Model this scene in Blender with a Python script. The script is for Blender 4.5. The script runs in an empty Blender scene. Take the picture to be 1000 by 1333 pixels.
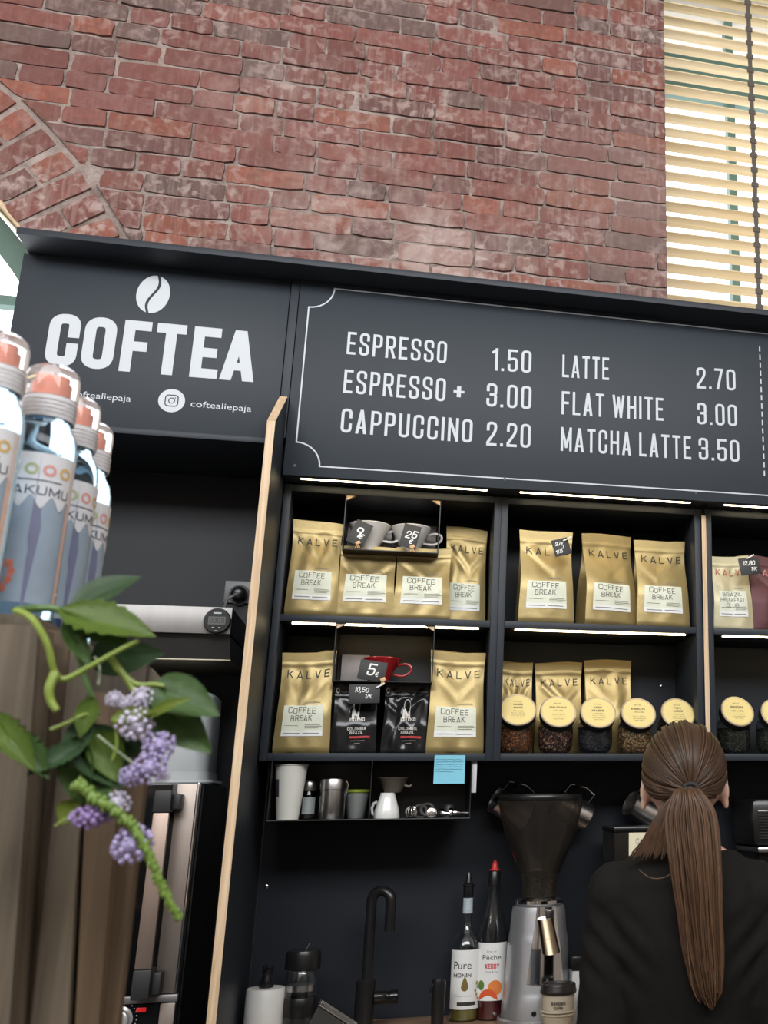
import bpy, bmesh, math, random
from mathutils import Vector, Matrix, noise
PI = math.pi
C = bpy.context.scene.collection
scn = bpy.context.scene
# ---------------------------------------------------------------- camera
F, D, ZC, XC0, PPX = 1350.55, 2.81, 1.45, 0.346, 871.65
def _rot(r, p, y):
    cr, sr, cp, sp, cy, sy = math.cos(r), math.sin(r), math.cos(p), math.sin(p), math.cos(y), math.sin(y)
    B = Matrix(((1, 0, 0), (0, 0, -1), (0, 1, 0)))
    Ry = Matrix(((cy, 0, sy), (0, 1, 0), (-sy, 0, cy)))
    Rx = Matrix(((1, 0, 0), (0, cp, -sp), (0, sp, cp)))
    Rz = Matrix(((cr, -sr, 0), (sr, cr, 0), (0, 0, 1)))
    return Rz @ Rx @ Ry @ B
RC = _rot(math.radians(-0.6599195), math.radians(-15.86451973), math.radians(-14.55445645))
CAMP = Vector((XC0, -D, ZC))
cam = bpy.data.cameras.new('camera'); camo = bpy.data.objects.new('camera', cam); C.objects.link(camo)
cam.sensor_width = 36.0; cam.lens = 36.0 * F / 1333.0; cam.clip_start = 0.02
cam.shift_x = (500.0 - PPX) / 1333.0
M = Matrix((RC[0], -RC[1], -RC[2])).transposed().to_4x4(); M.translation = CAMP
camo.matrix_world = M
cam.dof.use_dof = True; cam.dof.focus_distance = 2.85; cam.dof.aperture_fstop = 7.4
scn.camera = camo
def at(px, py, Y=0.0):
    """the point of the plane y = Y that the photograph shows at pixel (px, py)"""
    d = RC.transposed() @ Vector(((px - PPX) / F, (py - 666.5) / F, 1.0))
    t = (D + Y) / d.y
    return CAMP + d * t
# ---------------------------------------------------------------- light
w = bpy.data.worlds.new('world'); scn.world = w; w.use_nodes = True
bg = w.node_tree.nodes['Background']; bg.inputs[0].default_value = (0.93, 0.97, 1.0, 1); bg.inputs[1].default_value = 3.6
scn.view_settings.view_transform = 'Standard'; scn.view_settings.look = 'None'
scn.view_settings.gamma = 1; scn.view_settings.exposure = 0.0
scn.cycles.sample_clamp_indirect = 8
scn.cycles.max_bounces = 10; scn.cycles.transparent_max_bounces = 16
LED_POWER = 16.0
wl = bpy.data.lights.new('high_window_daylight', 'AREA'); wl.shape = 'RECTANGLE'; wl.size = 5.4; wl.size_y = 1.15; wl.energy = 190; wl.color = (0.96, 0.98, 1.0)
wlo = bpy.data.objects.new('high_window_daylight', wl); C.objects.link(wlo); wlo.location = (0, -3.98, 4.0)
wlo.rotation_euler = (math.radians(90 - 18), 0, 0)
# ---------------------------------------------------------------- materials
_M = {}
def mat(name, col, rough=0.5, metal=0.0, var=0.12, nscale=30.0, bump=0.0, bscale=120.0, spec=0.5, trans=0.0, emit=None, coat=0.0,
        stretch=None, attr=False, ior=1.45, alpha=1.0):
    if name in _M: return _M[name]
    m = bpy.data.materials.new(name); m.use_nodes = True; nt = m.node_tree; b = nt.nodes['Principled BSDF']
    b.inputs['Roughness'].default_value = rough; b.inputs['Metallic'].default_value = metal
    b.inputs['Specular IOR Level'].default_value = spec; b.inputs['Transmission Weight'].default_value = trans
    b.inputs['IOR'].default_value = ior; b.inputs['Coat Weight'].default_value = coat; b.inputs['Alpha'].default_value = alpha
    tc = nt.nodes.new('ShaderNodeTexCoord'); mp = nt.nodes.new('ShaderNodeMapping')
    nt.links.new(tc.outputs['Object'], mp.inputs[0])
    if stretch: mp.inputs['Scale'].default_value = stretch
    n = nt.nodes.new('ShaderNodeTexNoise'); n.inputs['Scale'].default_value = nscale; n.inputs['Detail'].default_value = 4
    nt.links.new(mp.outputs[0], n.inputs['Vector'])
    r = nt.nodes.new('ShaderNodeMix'); r.data_type = 'RGBA'
    lo = [max(0, c * (1 - var)) for c in col[:3]]; hi = [min(1, c * (1 + var)) for c in col[:3]]
    r.inputs[6].default_value = (*lo, 1); r.inputs[7].default_value = (*hi, 1)
    nt.links.new(n.outputs['Fac'], r.inputs[0])
    out = r.outputs[2]
    if attr:
        a = nt.nodes.new('ShaderNodeVertexColor'); a.layer_name = 'Col'
        mm = nt.nodes.new('ShaderNodeMix'); mm.data_type = 'RGBA'; mm.blend_type = 'MULTIPLY'; mm.inputs[0].default_value = 1
        nt.links.new(out, mm.inputs[6]); nt.links.new(a.outputs[0], mm.inputs[7]); out = mm.outputs[2]
    nt.links.new(out, b.inputs['Base Color'])
    if bump:
        n2 = nt.nodes.new('ShaderNodeTexNoise'); n2.inputs['Scale'].default_value = bscale; n2.inputs['Detail'].default_value = 5
        nt.links.new(mp.outputs[0], n2.inputs['Vector'])
        bp = nt.nodes.new('ShaderNodeBump'); bp.inputs['Strength'].default_value = bump; bp.inputs['Distance'].default_value = 0.004
        nt.links.new(n2.outputs['Fac'], bp.inputs['Height']); nt.links.new(bp.outputs[0], b.inputs['Normal'])
    if emit:
        b.inputs['Emission Color'].default_value = (*emit[:3], 1); b.inputs['Emission Strength'].default_value = emit[3]
    _M[name] = m
    return m
def wood(name, c1, c2, scale=1.0, axis=2, rough=0.6, fine=1.0):
    """grain running along one axis"""
    if name in _M: return _M[name]
    m = bpy.data.materials.new(name); m.use_nodes = True; nt = m.node_tree; b = nt.nodes['Principled BSDF']
    b.inputs['Roughness'].default_value = rough
    tc = nt.nodes.new('ShaderNodeTexCoord'); mp = nt.nodes.new('ShaderNodeMapping'); nt.links.new(tc.outputs['Object'], mp.inputs[0])
    s = [60 * scale] * 3; s[axis] = 3 * scale; mp.inputs['Scale'].default_value = s
    n = nt.nodes.new('ShaderNodeTexNoise'); n.inputs['Scale'].default_value = fine; n.inputs['Detail'].default_value = 6
    n.inputs['Distortion'].default_value = 0.6; nt.links.new(mp.outputs[0], n.inputs['Vector'])
    cr = nt.nodes.new('ShaderNodeValToRGB'); cr.color_ramp.elements[0].position = 0.32; cr.color_ramp.elements[1].position = 0.68
    cr.color_ramp.elements[0].color = (*c1, 1); cr.color_ramp.elements[1].color = (*c2, 1)
    nt.links.new(n.outputs['Fac'], cr.inputs[0]); nt.links.new(cr.outputs[0], b.inputs['Base Color'])
    bp = nt.nodes.new('ShaderNodeBump'); bp.inputs['Strength'].default_value = 0.2; bp.inputs['Distance'].default_value = 0.002
    nt.links.new(n.outputs['Fac'], bp.inputs['Height']); nt.links.new(bp.outputs[0], b.inputs['Normal'])
    _M[name] = m
    return m
def cells(name, cols, scale=260.0, rough=0.6):
    """loose dry leaves and fruit bits: random coloured cells"""
    if name in _M: return _M[name]
    m = bpy.data.materials.new(name); m.use_nodes = True; nt = m.node_tree; b = nt.nodes['Principled BSDF']
    b.inputs['Roughness'].default_value = rough
    tc = nt.nodes.new('ShaderNodeTexCoord')
    v = nt.nodes.new('ShaderNodeTexVoronoi'); v.inputs['Scale'].default_value = scale; nt.links.new(tc.outputs['Object'], v.inputs['Vector'])
    sp = nt.nodes.new('ShaderNodeSeparateColor'); nt.links.new(v.outputs['Color'], sp.inputs[0])
    cr = nt.nodes.new('ShaderNodeValToRGB'); cr.color_ramp.interpolation = 'CONSTANT'
    e = cr.color_ramp.elements
    while len(e) < len(cols): e.new(0.5)
    for i, (p, c) in enumerate(cols): e[i].position = p; e[i].color = (*c, 1)
    nt.links.new(sp.outputs[0], cr.inputs[0]); nt.links.new(cr.outputs[0], b.inputs['Base Color'])
    bp = nt.nodes.new('ShaderNodeBump'); bp.inputs['Strength'].default_value = 1.0; bp.inputs['Distance'].default_value = 0.004
    nt.links.new(v.outputs['Distance'], bp.inputs['Height']); bp.invert = True; nt.links.new(bp.outputs[0], b.inputs['Normal'])
    _M[name] = m
    return m
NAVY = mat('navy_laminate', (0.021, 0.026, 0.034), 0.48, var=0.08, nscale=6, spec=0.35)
NAVY_SHADED = mat('navy_laminate_shaded', (0.0115, 0.0145, 0.020), 0.5, var=0.1, nscale=6, spec=0.3)  # darker copy of the navy laminate: shade of the recesses put into its colour
SIGN = mat('sign_face', (0.026, 0.033, 0.042), 0.5, var=0.05, nscale=4, spec=0.3)
BLACK = mat('black_metal', (0.007, 0.007, 0.0075), 0.4, var=0.2)
BLACKP = mat('black_plastic', (0.010, 0.010, 0.010), 0.28, var=0.2)
WHITEP = mat('white_print', (0.50, 0.53, 0.56), 0.45, var=0.02)
STEEL = mat('brushed_steel', (0.62, 0.60, 0.58), 0.28, 1.0, var=0.06, nscale=3, stretch=(1, 1, 60))
STEELH = mat('brushed_steel_wide', (0.27, 0.258, 0.25), 0.48, 0.7, var=0.1, nscale=1.2, stretch=(30, 1, 1))
CHROME = mat('polished_steel', (0.75, 0.74, 0.73), 0.12, 1.0, var=0.02)
SILVER = mat('silver_paint', (0.50, 0.51, 0.53), 0.34, 0.75, var=0.05)
PLY = wood('plywood_edge', (0.50, 0.34, 0.20), (0.72, 0.55, 0.37), 1.6, 2, 0.6)
PLYY = wood('plywood_edge_across', (0.50, 0.34, 0.20), (0.72, 0.55, 0.37), 1.6, 0, 0.6)
GLASS = mat('clear_glass', (0.96, 0.98, 0.98), 0.02, trans=1.0, var=0.01, ior=1.45)
SMOKE = mat('smoked_plastic', (0.40, 0.36, 0.31), 0.06, trans=0.96, var=0.03, ior=1.3)
GOLD = mat('gold_foil_pouch', (0.325, 0.246, 0.103), 0.38, 0.45, var=0.06, nscale=12, bump=0.12, bscale=60)
LABEL = mat('pouch_label', (0.66, 0.68, 0.56), 0.5, var=0.05, nscale=60)
INK = mat('dark_ink', (0.035, 0.030, 0.022), 0.6, var=0.05)
GREYINK = mat('grey_ink', (0.22, 0.22, 0.18), 0.6, var=0.05)
CHALK = mat('chalk_pen', (0.82, 0.82, 0.80), 0.6, var=0.03)
CARD = mat('chalk_card', (0.020, 0.020, 0.021), 0.55, var=0.2)
# ---------------------------------------------------------------- object helpers
def thing(name, label, cat, loc=(0, 0, 0), rotz=0.0, group=None):
    o = bpy.data.objects.new(name, None); C.objects.link(o); o.empty_display_size = 0.03
    o.location = loc; o.rotation_euler = (0, 0, rotz); o['label'] = label; o['category'] = cat
    if group: o['group'] = group
    return o
def tag(o, label, cat, group=None, kind=None):
    o['label'] = label; o['category'] = cat
    if group: o['group'] = group
    if kind: o['kind'] = kind
    return o
def mw(o):
    m = Matrix.LocRotScale(o.location, o.rotation_euler, o.scale)
    return mw(o.parent) @ m if o.parent else m
def finish(me, angle=38):
    for p in me.polygons: p.use_smooth = True
    me.set_sharp_from_angle(angle=math.radians(angle))
def link(name, me, m, parent=None, world=False, angle=38, pivot=None):
    finish(me, angle)
    if m is not None: me.materials.append(m)
    o = bpy.data.objects.new(name, me); C.objects.link(o)
    if parent is not None:
        if world: me.transform(mw(parent).inverted())
        o.parent = parent
    elif pivot is not None:
        me.transform(Matrix.Translation(-Vector(pivot))); o.location = pivot
    return o
class MB:
    """collects shapes, then links them as one mesh object"""
    def __init__(s): s.bm = bmesh.new()
    def _t(s, vs, mtx):
        if mtx is not None:
            for v in vs: v.co = mtx @ v.co
        return s
    def box(s, a, b, mtx=None, bev=0.0):
        a, b = Vector(a), Vector(b)
        r = bmesh.ops.create_cube(s.bm, size=1)
        vs = r['verts']
        for v in vs:
            v.co = Vector([(a[i] + b[i]) / 2 + v.co[i] * abs(b[i] - a[i]) for i in range(3)])
        if bev > 0:
            es = list({e for v in vs for e in v.link_edges})
            q = bmesh.ops.bevel(s.bm, geom=es, offset=bev, segments=2, affect='EDGES', profile=0.5)
            vs = list({v for f in q['faces'] for v in f.verts} | {v for v in vs if v.is_valid})
        return s._t(vs, mtx)
    def rings(s, rings, close=True, cap0=True, cap1=True, mtx=None):
        R = [[s.bm.verts.new(p) for p in r] for r in rings]
        n = len(R[0])
        for i in range(len(R) - 1):
            for j in range(n if close else n - 1):
                k = (j + 1) % n
                try: s.bm.faces.new((R[i][j], R[i][k], R[i + 1][k], R[i + 1][j]))
                except ValueError: pass
        if cap0 and close: s.bm.faces.new(list(reversed(R[0])))
        if cap1 and close: s.bm.faces.new(R[-1])
        return s._t([v for r in R for v in r], mtx)
    def lathe(s, prof, n=32, mtx=None, cap0=True, cap1=True, sx=1.0, sy=1.0):
        rings = [[(max(r, 1e-5) * sx * math.cos(2 * PI * j / n), max(r, 1e-5) * sy * math.sin(2 * PI * j / n), z) for j in range(n)] for r, z in prof]
        return s.rings(rings, True, cap0, cap1, mtx)
    def tube(s, pts, rad, n=10, mtx=None, caps=True, up=None, closed=False):
        pts = [Vector(p) for p in pts]
        rad = rad if isinstance(rad, list) else [rad] * len(pts)
        rings = []; prev = None; m = len(pts)
        for i, p in enumerate(pts):
            if closed: t = pts[(i + 1) % m] - pts[i - 1]
            else: t = pts[min(i + 1, m - 1)] - pts[max(i - 1, 0)]
            t.normalize()
            if prev is None:
                a = Vector(up) if up else (Vector((0, 0, 1)) if abs(t.z) < 0.9 else Vector((1, 0, 0)))
            else: a = prev
            a = (a - t * a.dot(t)); a = a.normalized() if a.length > 1e-6 else t.orthogonal().normalized()
            prev = a; b = t.cross(a)
            r = rad[i]; ra, rb = r if isinstance(r, (tuple, list)) else (r, r)
            rings.append([p + a * ra * math.cos(2 * PI * j / n) + b * rb * math.sin(2 * PI * j / n) for j in range(n)])
        if closed: rings.append(rings[0]); return s.rings(rings, True, False, False, mtx)
        return s.rings(rings, True, caps, caps, mtx)
    def capsule(s, pts, rad, n=14, mtx=None, up=None):
        """a tube with rounded ends"""
        pts = [Vector(p) for p in pts]; rad = [(r if isinstance(r, (tuple, list)) else (r, r)) for r in rad]
        d0 = (pts[0] - pts[1]).normalized(); d1 = (pts[-1] - pts[-2]).normalized()
        P, R = [], []
        r0, r1 = min(rad[0]), min(rad[-1])
        for a in (85, 60, 30): P.append(pts[0] + d0 * r0 * math.sin(math.radians(a))); k = math.cos(math.radians(a)); R.append((rad[0][0] * k, rad[0][1] * k))
        P += pts; R += rad
        for a in (30, 60, 85): P.append(pts[-1] + d1 * r1 * math.sin(math.radians(a))); k = math.cos(math.radians(a)); R.append((rad[-1][0] * k, rad[-1][1] * k))
        return s.tube(P, R, n, mtx, True, up)
    def ball(s, c, r, mtx=None, seg=16, rings=10):
        r = r if isinstance(r, (tuple, list)) else (r, r, r)
        q = bmesh.ops.create_uvsphere(s.bm, u_segments=seg, v_segments=rings, radius=1)
        for v in q['verts']: v.co = Vector((c[0] + v.co.x * r[0], c[1] + v.co.y * r[1], c[2] + v.co.z * r[2]))
        return s._t(q['verts'], mtx)
    def superball(s, c, r, e=0.6, mtx=None, nu=32, nv=18):
        def sg(x, p): return math.copysign(abs(x) ** p, x)
        rings = []
        for i in range(nv + 1):
            ph = -PI / 2 + PI * i / nv; ph = max(-PI / 2 + 0.02, min(PI / 2 - 0.02, ph))
            rings.append([(c[0] + r[0] * sg(math.cos(ph), e) * math.cos(2 * PI * j / nu), c[1] + r[1] * sg(math.cos(ph), e) * math.sin(2 * PI * j / nu), c[2] + r[2] * sg(math.sin(ph), e)) for j in range(nu)])
        return s.rings(rings, True, True, True, mtx)
    def poly(s, pts, mtx=None):
        vs = [s.bm.verts.new(p) for p in pts]; s.bm.faces.new(vs); return s._t(vs, mtx)
    def prism(s, pts, off, mtx=None):
        """a flat outline pushed along a vector"""
        off = Vector(off); a = [s.bm.verts.new(Vector(p)) for p in pts]; b = [s.bm.verts.new(Vector(p) + off) for p in pts]
        n = len(a); s.bm.faces.new(list(reversed(a))); s.bm.faces.new(b)
        for i in range(n): s.bm.faces.new((a[i], a[(i + 1) % n], b[(i + 1) % n], b[i]))
        return s._t(a + b, mtx)
    def grid(s, fn, nu, nv, mtx=None):
        R = [[s.bm.verts.new(fn(i / nu, j / nv)) for i in range(nu + 1)] for j in range(nv + 1)]
        for j in range(nv):
            for i in range(nu): s.bm.faces.new((R[j][i], R[j][i + 1], R[j + 1][i + 1], R[j + 1][i]))
        return s._t([v for r in R for v in r], mtx)
    def mesh(s, name, recalc=True):
        if recalc: bmesh.ops.recalc_face_normals(s.bm, faces=s.bm.faces[:])
        me = bpy.data.meshes.new(name); s.bm.to_mesh(me); s.bm.free(); return me
    def obj(s, name, m, parent=None, world=False, angle=38, recalc=True, pivot=None):
        return link(name, s.mesh(name, recalc), m, parent, world, angle, pivot)
def Tr(*v): return Matrix.Translation(Vector(v))
def Ro(deg, ax): return Matrix.Rotation(math.radians(deg), 4, ax)
def smooth(x): x = max(0.0, min(1.0, x)); return x * x * (3 - 2 * x)
def lerp(a, b, t): return a + (b - a) * t
# ---------------------------------------------------------------- lettering
G = {
 'A': (1.05, [[(0, 0), (.5, 1), (1, 0)], [(.14, .27), (.86, .27)]]), 'B': (1, [[(0, 0), (0, 1), (.9, 1, 1), (.9, .52, 1), (0, .52)], [(0, .52), (1, .52, 1), (1, 0, 1), (0, 0)]]),
 'C': (1, [[(1, .68), (1, 1, 1), (0, 1, 1), (0, 0, 1), (1, 0, 1), (1, .32)]]), 'D': (1, [[(0, 0), (0, 1), (1, 1, 1), (1, 0, 1), (0, 0)]]),
 'E': (.85, [[(1, 1), (0, 1), (0, 0), (1, 0)], [(0, .5), (.85, .5)]]), 'F': (.85, [[(1, 1), (0, 1), (0, 0)], [(0, .5), (.85, .5)]]),
 'G': (1, [[(1, .72), (1, 1, 1), (0, 1, 1), (0, 0, 1), (1, 0, 1), (1, .48), (.55, .48)]]), 'H': (1, [[(0, 0), (0, 1)], [(1, 0), (1, 1)], [(0, .5), (1, .5)]]),
 'I': (.0, [[(0, 0), (0, 1)]]), 'K': (1, [[(0, 0), (0, 1)], [(.95, 1), (.05, .42)], [(.32, .58), (1, 0)]]), 'L': (.8, [[(0, 1), (0, 0), (1, 0)]]),
 'M': (1.3, [[(0, 0), (0, 1), (.5, .15), (1, 1), (1, 0)]]), 'N': (1.02, [[(0, 0), (0, 1), (1, 0), (1, 1)]]), 'O': (1, [[(0, 0, 1), (0, 1, 1), (1, 1, 1), (1, 0, 1), 'c']]),
 'P': (.95, [[(0, 0), (0, 1), (1, 1, 1), (1, .45, 1), (0, .45)]]), 'R': (1, [[(0, 0), (0, 1), (1, 1, 1), (1, .48, 1), (0, .48)], [(.55, .48), (1, 0)]]),
 'S': (1, [[(1, .73), (1, 1, 1), (0, 1, 1), (0, .56, 1), (1, .44, 1), (1, 0, 1), (0, 0, 1), (0, .27)]]), 'T': (.95, [[(0, 1), (1, 1)], [(.5, 1), (.5, 0)]]),
 'U': (1, [[(0, 1), (0, 0, 1), (1, 0, 1), (1, 1)]]), 'V': (1, [[(0, 1), (.5, 0), (1, 1)]]), 'W': (1.5, [[(0, 1), (.25, 0), (.5, .9), (.75, 0), (1, 1)]]),
 'Z': (.9, [[(0, 1), (1, 1), (0, 0), (1, 0)]]), 'Y': (1, [[(0, 1), (.5, .45), (1, 1)], [(.5, .45), (.5, 0)]]),
 '0': (1, [[(0, 0, 1), (0, 1, 1), (1, 1, 1), (1, 0, 1), 'c']]), '1': (.45, [[(0, .86), (1, 1), (1, 0)]]), '2': (1, [[(0, .7), (0, 1, 1), (1, 1, 1), (1, .62, 1), (0, .1), (0, 0), (1, 0)]]),
 '3': (1, [[(0, .73), (0, 1, 1), (1, 1, 1), (1, .52, 1), (.4, .52)], [(.4, .52), (1, .52, 1), (1, 0, 1), (0, 0, 1), (0, .27)]]), '5': (1, [[(1, 1), (0, 1), (0, .55), (1, .62, 1), (1, 0, 1), (0, 0, 1), (0, .25)]]),
 '7': (.9, [[(0, 1), (1, 1), (.3, 0)]]), '8': (1, [[(0, .5, 1), (0, 1, 1), (1, 1, 1), (1, .5, 1), 'c'], [(0, .5, 1), (1, .5, 1), (1, 0, 1), (0, 0, 1), 'c']]), '9': (1, [[(1, .55), (.1, .5, 1), (0, 1, 1), (1, 1, 1), (.9, 0)]]),
 '.': (.0, [[(0, 0), (0, .012)]]), ',': (.1, [[(.5, .04), (0, -.14)]]), '+': (.62, [[(.0, .42), (1, .42)], [(.5, .2), (.5, .64)]]), '/': (.5, [[(0, -.05), (1, 1.05)]]), '-': (.5, [[(0, .45), (1, .45)]]),
 '€': (.9, [[(1, .85), (.6, 1, 1), (.15, .8, 1), (.15, .2, 1), (.6, 0, 1), (1, .15)], [(-.1, .6), (.75, .6)], [(-.1, .42), (.7, .42)]]),
}
def _round(path, r):
    closed = path[-1] == 'c'; pts = [p for p in path if p != 'c']; out = []
    n = len(pts)
    for i, p in enumerate(pts):
        P = Vector(p[:2])
        if len(p) > 2 and p[2] and (closed or 0 < i < n - 1):
            A, B = Vector(pts[i - 1][:2]), Vector(pts[(i + 1) % n][:2])
            da, db = (A - P), (B - P); rr = min(r, da.length * 0.5, db.length * 0.5)
            if da.length < 1e-6 or db.length < 1e-6: out.append(P); continue
            a, b = P + da.normalized() * rr, P + db.normalized() * rr
            for k in range(7):
                t = k / 6; out.append(a * (1 - t) ** 2 * 1.0 + P * 2 * t * (1 - t) + b * t * t)
        else: out.append(P)
    return out, closed
def _ribbon(pts, closed, s, V, Fc):
    q = []
    for p in pts:
        if not q or (p - q[-1]).length > 1e-5: q.append(p)
    if closed and (q[0] - q[-1]).length < 1e-5: q.pop()
    n = len(q)
    if n < 2: return
    if not closed:
        q[0] = q[0] - (q[1] - q[0]).normalized() * s / 2; q[-1] = q[-1] + (q[-1] - q[-2]).normalized() * s / 2
    base = len(V); L = []
    for i in range(n):
        if closed: a, b = (q[i] - q[i - 1]), (q[(i + 1) % n] - q[i])
        else: a = (q[i] - q[i - 1]) if i else (q[1] - q[0]); b = (q[i + 1] - q[i]) if i < n - 1 else a
        a = a.normalized(); b = b.normalized(); na, nb = Vector((-a.y, a.x)), Vector((-b.y, b.x)); m = na + nb
        if m.length < 0.35: m = na
        m.normalize(); k = min(1 / max(m.dot(na), 0.3), 2.4) * s / 2
        V.append(q[i] + m * k); V.append(q[i] - m * k)
    for i in range(n if closed else n - 1):
        j = (i + 1) % n; Fc.append((base + 2 * i, base + 2 * i + 1, base + 2 * j + 1, base + 2 * j))
def strokes(text, width=0.42, s=0.13, gap=0.13, rnd=None, space=0.25, slant=0.0, rr=None, jit=0.0):
    """own sans lettering: cap height 1; returns vertices, faces, length"""
    V, Fc, x = [], [], 0.0
    rng = random.Random(text)
    for ch in text:
        if ch == ' ': x += space; continue
        wf, ps = G[ch]; gw = (width - s) * wf
        dy = rng.uniform(-jit, jit); k = 1 + rng.uniform(-jit, jit)
        if ch in 'AV':                       # straight legs cut flat at the top and bottom
            wA = gw + s; cA, tA, sA = wA / 2, s * 0.55, s * 1.07
            qs = [[(0, 0), (sA, 0), (cA + tA, 1), (cA - tA, 1)], [(wA - sA, 0), (wA, 0), (cA + tA, 1), (cA - tA, 1)]]
            if ch == 'V': qs = [[(u, 1 - v) for u, v in q] for q in qs]
            else: qs.append([(wA * 0.20, 0.20), (wA * 0.80, 0.20), (wA * 0.74, 0.20 + s * 0.85), (wA * 0.26, 0.20 + s * 0.85)])
            for kk, q in enumerate(qs):
                b = len(V); V += [Vector((x + u + slant * v, v, kk)) for u, v in q]; Fc.append(tuple(range(b, b + 4)))
            x += wA + gap; continue
        for kk, p in enumerate(ps):
            sc = [(s / 2 + q[0] * gw * k, s / 2 + q[1] * (1 - s) * k + dy, *(q[2:])) if q != 'c' else 'c' for q in p]
            pts, cl = _round(sc, rr if rr is not None else gw * 0.55)
            pieces = [pts]
            if not cl:
                pieces = [[pts[0]]]
                for i in range(1, len(pts)):
                    pieces[-1].append(pts[i])
                    if i < len(pts) - 1:
                        da, db = pts[i] - pts[i - 1], pts[i + 1] - pts[i]
                        if da.length > 1e-6 and db.length > 1e-6 and da.angle(db) > 1.6: pieces.append([pts[i]])
            v2, f2 = [], []
            for pi_, pc in enumerate(pieces):
                v3 = []; f3 = []; _ribbon([Vector(q) for q in pc], cl, s, v3, f3)
                if ch not in ',/': v3 = [Vector((q.x, min(1 + jit, max(-jit, q.y)))) for q in v3]
                b3 = len(v2); v2 += [Vector((q.x, q.y, kk + 2 * pi_ + qi / len(v3))) for qi, q in enumerate(v3)]; f2 += [tuple(b3 + i for i in f) for f in f3]
            b = len(V); V += [Vector((x + v.x + slant * v.y, v.y, v.z)) for v in v2]; Fc += [tuple(b + i for i in f) for f in f2]
        x += gw + s + gap
    return V, Fc, x - gap
_TX = {}
def font(text, bold=0.0):
    """the built-in font as flat shapes with cap height 1"""
    bold = 0.0; key = (text, bold)
    if key in _TX: return _TX[key]
    def raw(t):
        c = bpy.data.curves.new('t', 'FONT'); c.body = t; c.size = 1; c.offset = bold; c.resolution_u = 3; c.fill_mode = 'FRONT'
        o = bpy.data.objects.new('t', c); C.objects.link(o)
        dg = bpy.context.evaluated_depsgraph_get(); me = bpy.data.meshes.new_from_object(o.evaluated_get(dg))
        V = [Vector(v.co[:2]) for v in me.vertices]; Fc = [tuple(p.vertices) for p in me.polygons]
        bpy.data.objects.remove(o); bpy.data.curves.remove(c); bpy.data.meshes.remove(me)
        return V, Fc
    if 'cap' not in _TX:
        V, _ = raw('H'); _TX['cap'] = max(v.y for v in V)
    V, Fc = raw(text); k = 1 / _TX['cap']; x0 = min(v.x for v in V)
    V = [Vector(((v.x - x0) * k, v.y * k)) for v in V]
    _TX[key] = (V, Fc, max(v.x for v in V)); return _TX[key]
def put(name, shape, fn, m, parent, world=False):
    """place flat lettering: fn maps (x, y) in cap heights to 3-D; crossing strokes are printed one over the other"""
    V, Fc, _ = shape
    P = [Vector(fn(v.x, v.y)) for v in V]
    Q = []
    for f in Fc:
        a = sum(V[f[i - 1]].x * V[f[i]].y - V[f[i]].x * V[f[i - 1]].y for i in range(len(f)))
        Q.append(f if a >= 0 else tuple(reversed(f)))
    if any(len(v) > 2 and v[2] for v in V):
        nn = Vector((0, 0, 0))
        for f in Q: nn += (P[f[1]] - P[f[0]]).cross(P[f[2]] - P[f[1]])
        nn.normalize(); P = [p + nn * (0.00012 * v[2] if len(v) > 2 else 0) for p, v in zip(P, V)]
    me = bpy.data.meshes.new(name); me.from_pydata(P, [], Q); me.update()
    return link(name, me, m, parent, world)
def merge(*shapes):
    """several shapes, each (shape, dx, dy, sx, sy), as one flat shape"""
    V, Fc, L = [], [], 0
    for sh, dx, dy, sx, sy in shapes:
        b = len(V); V += [Vector((v.x * sx + dx, v.y * sy + dy, v[2] if len(v) > 2 else 0)) for v in sh[0]]; Fc += [tuple(b + i for i in f) for f in sh[1]]
        L = max(L, sh[2] * sx + dx)
    return V, Fc, L
def rect2(x0, y0, x1, y1, n=10):
    V = []
    for i in range(n + 1): x = x0 + (x1 - x0) * i / n; V += [Vector((x, y0)), Vector((x, y1))]
    return V, [(2 * i, 2 * i + 2, 2 * i + 3, 2 * i + 1) for i in range(n)], x1
def fill2(out, rings=5):
    """a filled outline, in rings around its middle so that it can follow a curved wall"""
    n = len(out); c = sum(out, Vector((0, 0))) / n; V = [c]; Fc = []
    for k in range(1, rings + 1): V += [c + (p - c) * k / rings for p in out]
    for i in range(n):
        j = (i + 1) % n; Fc.append((0, 1 + i, 1 + j))
        for k in range(rings - 1): Fc.append((1 + k * n + i, 1 + (k + 1) * n + i, 1 + (k + 1) * n + j, 1 + k * n + j))
    return V, Fc, max(p.x for p in out)
def disc2(cx, cy, r, n=40, ry=None):
    return fill2([Vector((cx + r * math.cos(2 * PI * i / n), cy + (ry or r) * math.sin(2 * PI * i / n))) for i in range(n)], 4 if n > 16 else 2)
def ring2(cx, cy, r0, r1, n=48):
    V = []
    for i in range(n): a = 2 * PI * i / n; V += [Vector((cx + r0 * math.cos(a), cy + r0 * math.sin(a))), Vector((cx + r1 * math.cos(a), cy + r1 * math.sin(a)))]
    return V, [(2 * i, 2 * i + 1, (2 * i + 3) % (2 * n), (2 * i + 2) % (2 * n)) for i in range(n)], cx + r1
def line2(pts, s, closed=False):
    V, Fc = [], []; _ribbon([Vector(p) for p in pts], closed, s, V, Fc); return V, Fc, max(v.x for v in V)
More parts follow.
